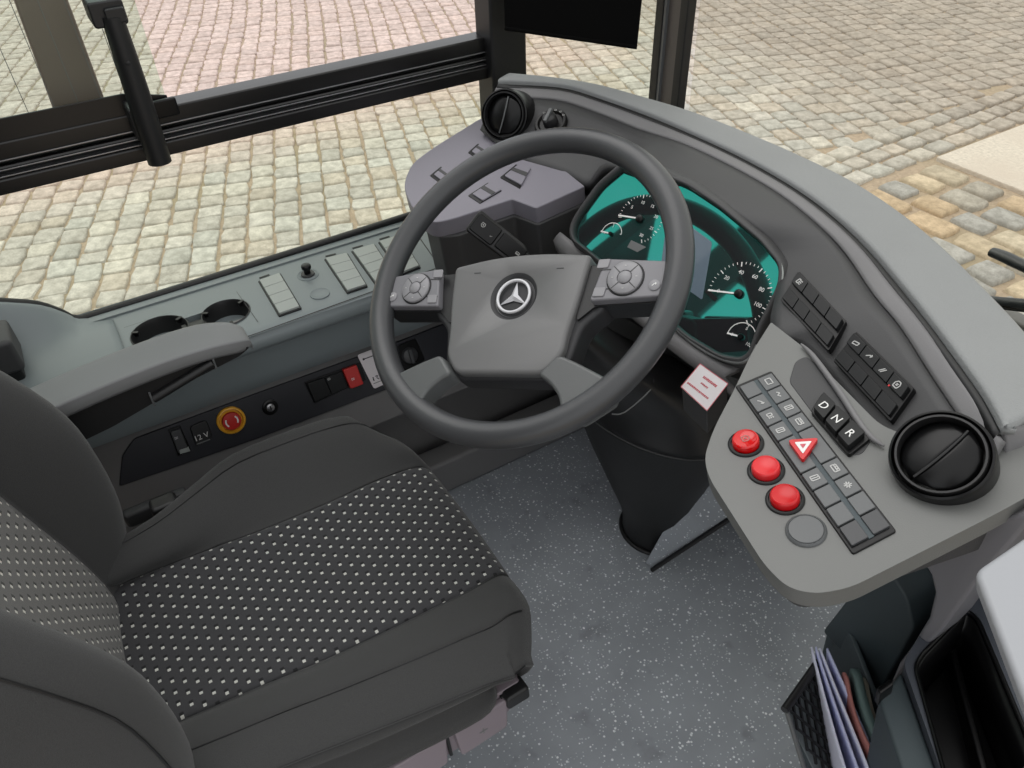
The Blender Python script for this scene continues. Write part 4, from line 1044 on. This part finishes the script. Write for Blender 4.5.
B_[-1] = [V((p.x*.9, p.y-.02 if p.y > -.75 else p.y, p.z)) for p in B_[-1]]
back = loft('backrest', B_, M['fabric'], seat, 3, 3, caps=True, closed=True)
bi = []
for r in B_[1:10]:
    c = catm(r, 3)[8*3:12*3+1]; row = [p+V((0, .0025, .0005)) for p in c]; row[0] += V((0, -.004, 0)); row[-1] += V((0, -.004, 0)); bi.append(row)
bins = loft('backrest_insert', bi, M['insertback_lit'], back, 1, 3, solid=.003); bins['label'] = 'dotted insert, lightened to look lit'
for sx in (1, -1):
    pts = []
    for r in B_[1:10]:
        c = catm(r, 3); i = 3*3+1 if sx < 0 else len(c)-2-3*3; pts.append(c[i])
    tube('seam', pts, .0014, M['rubber'], back, 6, 3)
# side shell of the backrest
loft('backrest_shell', [[V((x*1.03, bsec(z)[0].y+dy, z)) for x, dy in ((-.268, .07), (-.282, .02), (-.27, -.03), (-.2, -.05), (.2, -.05), (.27, -.03), (.282, .02), (.268, .075))] for z in (.38, .5, .65, .8, .95)], M['fabric'], seat, 4, 3, solid=.008)
# plastic skirt under the cushion with the adjusting levers
SK = Frame((.315, 0, 0), (1, 0, .12), (0, 1, 0))
prism('seat_skirt', SK, rnd([(-.60, .322), (-.22, .322), (-.175, .348), (-.170, .385), (-.60, .385)], .008), -.03, 0, M['seat_plastic'], seat, .003)
for (y0, y1), nm in (((-.275, -.205), 'lever'), ((-.42, -.295), 'lever')):
    lv_ = prism(nm, SK, rnd([(y0, .318), (y1, .322), (y1+.006, .378), (y0-.004, .378)], .006), 0, .010, M['seat_plastic'], seat, .003)
    a, b = (y0+y1)/2, .345; strokes('lever_mark', SK, [(a-.006, b, a+.006, b, .002), (a, b-.005, a, b+.005, .002)], M['icondim'], lv_, .0102)
prism('adjuster_knob', SK, rnd(rect(-.185, .372, .035, .024), .006), -.012, .014, M['black'], seat, .004)
for y in (-.283, -.2): prism('skirt_gap', SK, rect(y-.004, .352, .004, .058), -.001, .004, M['rubber'], seat, .0005)
box('seat_base', (0, -.42, .12), (.30, .34, .24), M['black'], seat, .02)
box('seat_pan', (0, -.40, .275), (.42, .44, .05), M['black'], seat, .012)
box('belt_buckle', (-.235, -.50, .40), (.03, .04, .12), M['black'], seat, .006)
box('recliner_lever', (-.29, -.515, .40), (.02, .10, .03), M['fascia'], seat, .006)
# left armrest
ar = [(-.70, .624), (-.63, .637), (-.575, .646), (-.50, .654), (-.42, .659), (-.36, .657), (-.318, .648), (-.298, .636), (-.297, .628)]
AX = -.327
rows = []
for y, z in ar:
    tp = 1 if y < -.33 else (.86 if y < -.30 else .62)
    h = .024 if y < -.4 else (.022 if y < -.31 else .012)
    w = .036*tp
    rows.append([V((AX+x*w, y, z-h+h*zz)) for x, zz in ((-1, .0), (-1.03, .5), (-1.0, .82), (-.88, .97), (0, 1), (.88, .97), (1.0, .82), (1.03, .5), (1, .0), (.5, -.02), (-.5, -.02))])
arm = loft('armrest', rows, M['armgrey'], seat, 2, 3, closed=True, caps=True)
AF = Frame((AX+.028, -.42, .6), (1, 0, 0), (0, 1, 0))
prism('armrest_body', AF, rnd([(-.20, .012), (-.20, -.04), (-.10, -.026), (.02, .004), (.10, .018), (.120, .028), (.10, .034), (0, .036), (-.10, .028)], .006), -.055, 0, M['black'], arm, .004)
tube('armrest_dial', [AF.pt(-.035, .0, .004), AF.pt(.06, .026, .004)], .007, M['black'], arm, 14, 1)
for a, b in ((-.037, -.0), (.062, .026)): prism('dial_stop', AF, rect(a, b, .003, .022), -.002, .008, M['keygrey'], arm, .0005)
# grey block beside the backrest
t = thing('belt_guide', (-.52, -.62, .6), 'grey box-shaped belt guide beside the backrest under the window', 'belt guide')
box('guide_cover', (-.512, -.650, .630), (.075, .085, .058), M['fascia'], t, .008, segs=3)
box('guide_foot', (-.512, -.650, .586), (.065, .07, .05), M['rubber'], t, .006)

# ================================================================== FOOTWELL AND RIGHT SIDE
# dark kick plate beside the column
K0 = [onz(645, 562, .002), onz(653, 569, .002), onz(735, 514, .17), onz(738, 480, .23), onz(700, 478, .19), onz(690, 488, .16)]
K0 = [onz(645, 563, .003), onz(652, 570, .003), onz(737, 514, .20), onz(740, 470, .30), onz(696, 470, .25), onz(686, 494, .17)]
kc = sum(K0, V())/6
nrm = (K0[2]-K0[0]).cross(K0[4]-K0[0]).normalized(); nrm = nrm if nrm.dot(CAM-kc) > 0 else -nrm
KK = Frame(kc, nrm, K0[2]-K0[0])
kt = thing('kick_plate', kc, 'dark grey angled kick plate beside the steering column boot', 'panel')
prism('plate', KK, [((p-kc).dot(KK.u), (p-kc).dot(KK.v)) for p in (K0[0], K0[1], K0[2], K0[3], K0[4], K0[5])], -.008, 0, M['floor'], kt, .002)
tube('plate_edge', [K0[1], lerp(K0[1], K0[2], .5), K0[2]], .005, M['black'], kt, 8, 2)

# document pocket
e_ = V((.86, -.51, 0)); pn_ = V((-.51, -.86, 0))
PO = onz(815, 640, .46)
DP = Frame(PO, pn_, e_)        # a: along the pocket, b: +-z
ZS_ = 1 if DP.v.z > 0 else -1
pk = thing('document_pocket', PO+V((0, 0, -.25)), 'black net document pocket hung below the console', 'pocket')
NA, NB = onz(786, 708, .44), onz(817, 664, .44)
sl = V((.62, -.05, -.78)).normalized(); nd = (NB-NA); NW = nd.length
NF = Frame(NA, nd.cross(sl) if nd.cross(sl).dot(CAM-NA) > 0 else sl.cross(nd), nd)
NS = 1 if NF.v.dot(sl) > 0 else -1
tube('pocket_rim', [NA-nd*.05, lerp(NA, NB, .5), NB+nd*.05], .005, M['black'], pk, 8, 2)
tube('pocket_edge_highlight', [NA, NA+sl*.11, NA+sl*.24], .0032, M['keygrey'], pk, 8, 2)  # edge tube in pale grey, painting the highlight line along it
S = []
for k in range(-16, 16):
    for sg in (1, -1):
        prev = None; n = 30
        for i in range(n+1):
            f = i/n; q_ = (k*.013+sg*.24*.42*f+.0, .24*f*NS)
            if prev and -.001 < q_[0] < NW+.001 and -.001 < prev[0] < NW+.001: S.append((*prev, *q_, .0026))
            prev = q_
prism('net_gap_panel', NF, [(0, 0), (NW, 0), (NW, .22*NS), (0, .22*NS)], -.006, -.004, M['sill'], pk, .0003)  # pale panel added behind the net to lighten its gaps
net = strokes('net', NF, S, M['rubber'], pk, 0, .003)
prism('pocket_back', DP, [(-.04, 0), (.27, 0), (.27, -.30*ZS_), (-.04, -.30*ZS_)], -.052, -.045, M['teal'], pk, .002)
dn_ = V((-.07, .31, -.95)).normalized(); dn_ = (dn_-e_*dn_.dot(e_)).normalized(); pn2 = e_.cross(dn_); pn2 = pn2 if pn2.dot(CAM-PO) > 0 else -pn2
def sheet_pt(a, b, off): return PO+e_*a-dn_*b+pn2*off
# sheets of paper
for k, (off, da, dz, tilt, mt, lb) in enumerate(((.006, .008, .000, .004, 'paper', 'front white sheet, closest to the net of the pocket'),
                                              (.001, .010, .002, .001, 'paperblue', 'bluish white sheet second from the net in the pocket'),
                                              (-.004, .012, .001, -.002, 'paper', 'white sheet third from the net in the pocket'),
                                              (-.009, .014, .002, -.005, 'paperblue', 'rearmost bluish sheet, next to the coloured booklet'))):
    rows = []
    for b in (.0, -.06, -.14, -.24):
        rows.append([sheet_pt(a+da, b+dz, off*1.3+tilt*(a/.21)*2.2+.002*math.sin(a*14+k)) for a in (0, .04, .08, .125, .165)])
    o = loft('paper_sheet', rows, M[mt], None, 3, 3, solid=.0022)
    tag(o, lb, 'paper', 'papers in the document pocket')
def booklet(name, off, a0, dz, w, mt, lb, th):
    rows = []
    for b in (.0, -.012, -.05, -.12, -.24):
        in_ = .02 if b == 0 else (.006 if b > -.02 else 0)
        rows.append([sheet_pt(a0+in_+(w-2*in_)*f, b+dz, off+.006*math.sin(f*3.1)) for f in (0, .25, .5, .75, 1)])
    o = loft(name, rows, M[mt], None, 3, 3, solid=th); tag(o, lb, 'booklet', 'booklets in the document pocket')
booklet('booklet', -.018, .040, .012, .135, 'bookred', 'thin reddish booklet between the white sheets and the green one', .003)
booklet('booklet', -.027, .040, .018, .14, 'booklet', 'green covered booklet with rounded corner behind the papers', .009)
booklet('booklet', -.036, .046, .006, .13, 'bookbeige', 'beige edged booklet behind the green one in the pocket', .005)

# cabinet beside the entrance with a deep black tray
CZ = .60
CBF = Frame(onz(930, 700, CZ), (-.12, -.1, 1), (0, 1, 0))
cab = thing('side_cabinet', (.62, .1, 0), 'dark grey cabinet with deep black tray beside the entrance side', 'cabinet')
co = CBF.poly([(903, 662), (922, 632), (975, 575), (1040, 530), (1180, 760), (1180, 900), (985, 900), (940, 768)])
cbody = prism('cabinet_body', CBF, rnd(co, .01), -.5, 0, M['cabinet'], cab, 0)
ti = rnd(CBF.poly([(915, 668), (922, 655), (966, 610), (978, 620), (1040, 768), (1060, 860), (968, 860)]), .008)
cut(cbody, prism('cutter', CBF, ti, -.12, .05, M['gloss'], cab, 0))
ti2 = rnd(CBF.poly([(917, 668), (923, 657), (966, 612), (976, 622), (1040, 770), (1058, 858), (969, 858)]), .008)
tray = prism('tray_floor', CBF, ti2, -.12, -.09, M['gloss'], cab, .003)
prism('tray_divider', CBF, CBF.poly([(948, 655), (954, 650), (1010, 860), (1000, 860)], -.07), -.10, -.06, M['gloss'], cab, .002)
tl = [CBF.pt(*p, -.003) for p in ti]; tb = [CBF.pt(*p, -.10) for p in ti]; n_t = len(ti)
mesh('tray_wall', tl+tb, [[i, (i+1) % n_t, n_t+(i+1) % n_t, n_t+i] for i in range(n_t)], M['gloss'], cab, smooth=True, solid=.003)
tube('tray_edge', [CBF.pt(*p, .001) for p in (ti+ti[:1])], .0022, M['gloss'], cab, 6, 1)
prism('side_face', CBF, CBF.poly([(880, 692), (903, 664), (940, 768), (985, 900), (960, 900), (905, 768)]), -.5, -.012, M['teal'], cab, .004)
prism('hinge', CBF, CBF.poly([(876, 690), (890, 680), (894, 686), (880, 696)]), -.02, .004, M['gloss'], cab, .002)
# pale partition panel close to the viewer
WP0 = dep(974, 571, .48)
WPF = Frame(WP0, (-.12, -.35, .93), (1, 0, 0))
wp_ = WPF.poly([(974, 571), (1060, 512), (1200, 620), (1200, 900), (1095, 880), (1024, 703)])
pt_ = thing('entrance_partition', WP0, 'pale grey partition top close by at the right edge, beside the black tray', 'partition')
prism('partition_top', WPF, rnd(wp_, .006), -.02, 0, M['white_panel'], pt_, .004, segs=3)
pp_ = WPF.P(1120, 720); tube('support_post', [V((pp_.x, pp_.y, 0)), V((pp_.x, pp_.y, pp_.z-.018))], .016, M['metal'], pt_, 16, 1)

# ================================================================== LIGHT
wd = bpy.data.worlds.new('overcast_sky'); SC.world = wd; wd.use_nodes = True
nt = wd.node_tree; bg = nt.nodes['Background']
tc = nt.nodes.new('ShaderNodeTexCoord'); sp = nt.nodes.new('ShaderNodeSeparateXYZ'); nt.links.new(tc.outputs['Generated'], sp.inputs[0])
rp = nt.nodes.new('ShaderNodeValToRGB'); e = rp.color_ramp.elements
e[0].position = .0; e[0].color = (.80, .84, .88, 1); e[1].position = .6; e[1].color = (1.0, 1.0, 1.0, 1)
nt.links.new(sp.outputs['Z'], rp.inputs[0]); nt.links.new(rp.outputs[0], bg.inputs[0]); bg.inputs[1].default_value = 1.2
sd = bpy.data.lights.new('sun', 'SUN'); sd.energy = 1.0; sd.angle = rad(50); sd.color = (1, .98, .95)
so = bpy.data.objects.new('sun', sd); COL.objects.link(so)
so.rotation_euler = V((.55, .05, -1)).to_track_quat('-Z', 'Y').to_euler()
# ================================================================== REAR OF THE CAB (behind the viewer)
wb = structure('wall_back', (0, -1.2, 1.0))
box('partition', (0, -1.22, .92), (1.2, .03, 1.84), M['fascia'], wb, .004)
box('post', (-.475, -1.22, 2.07), (.16, .05, .50), M['black'], wb, .004)
box('rail', (-.355, -1.22, 2.135), (.10, .04, .07), M['black'], wb, .004)
tag(box('trim_3', (-.61, -.87, 1.30), (.05, .22, .86), M['frame'], None, .004), kind='structure')
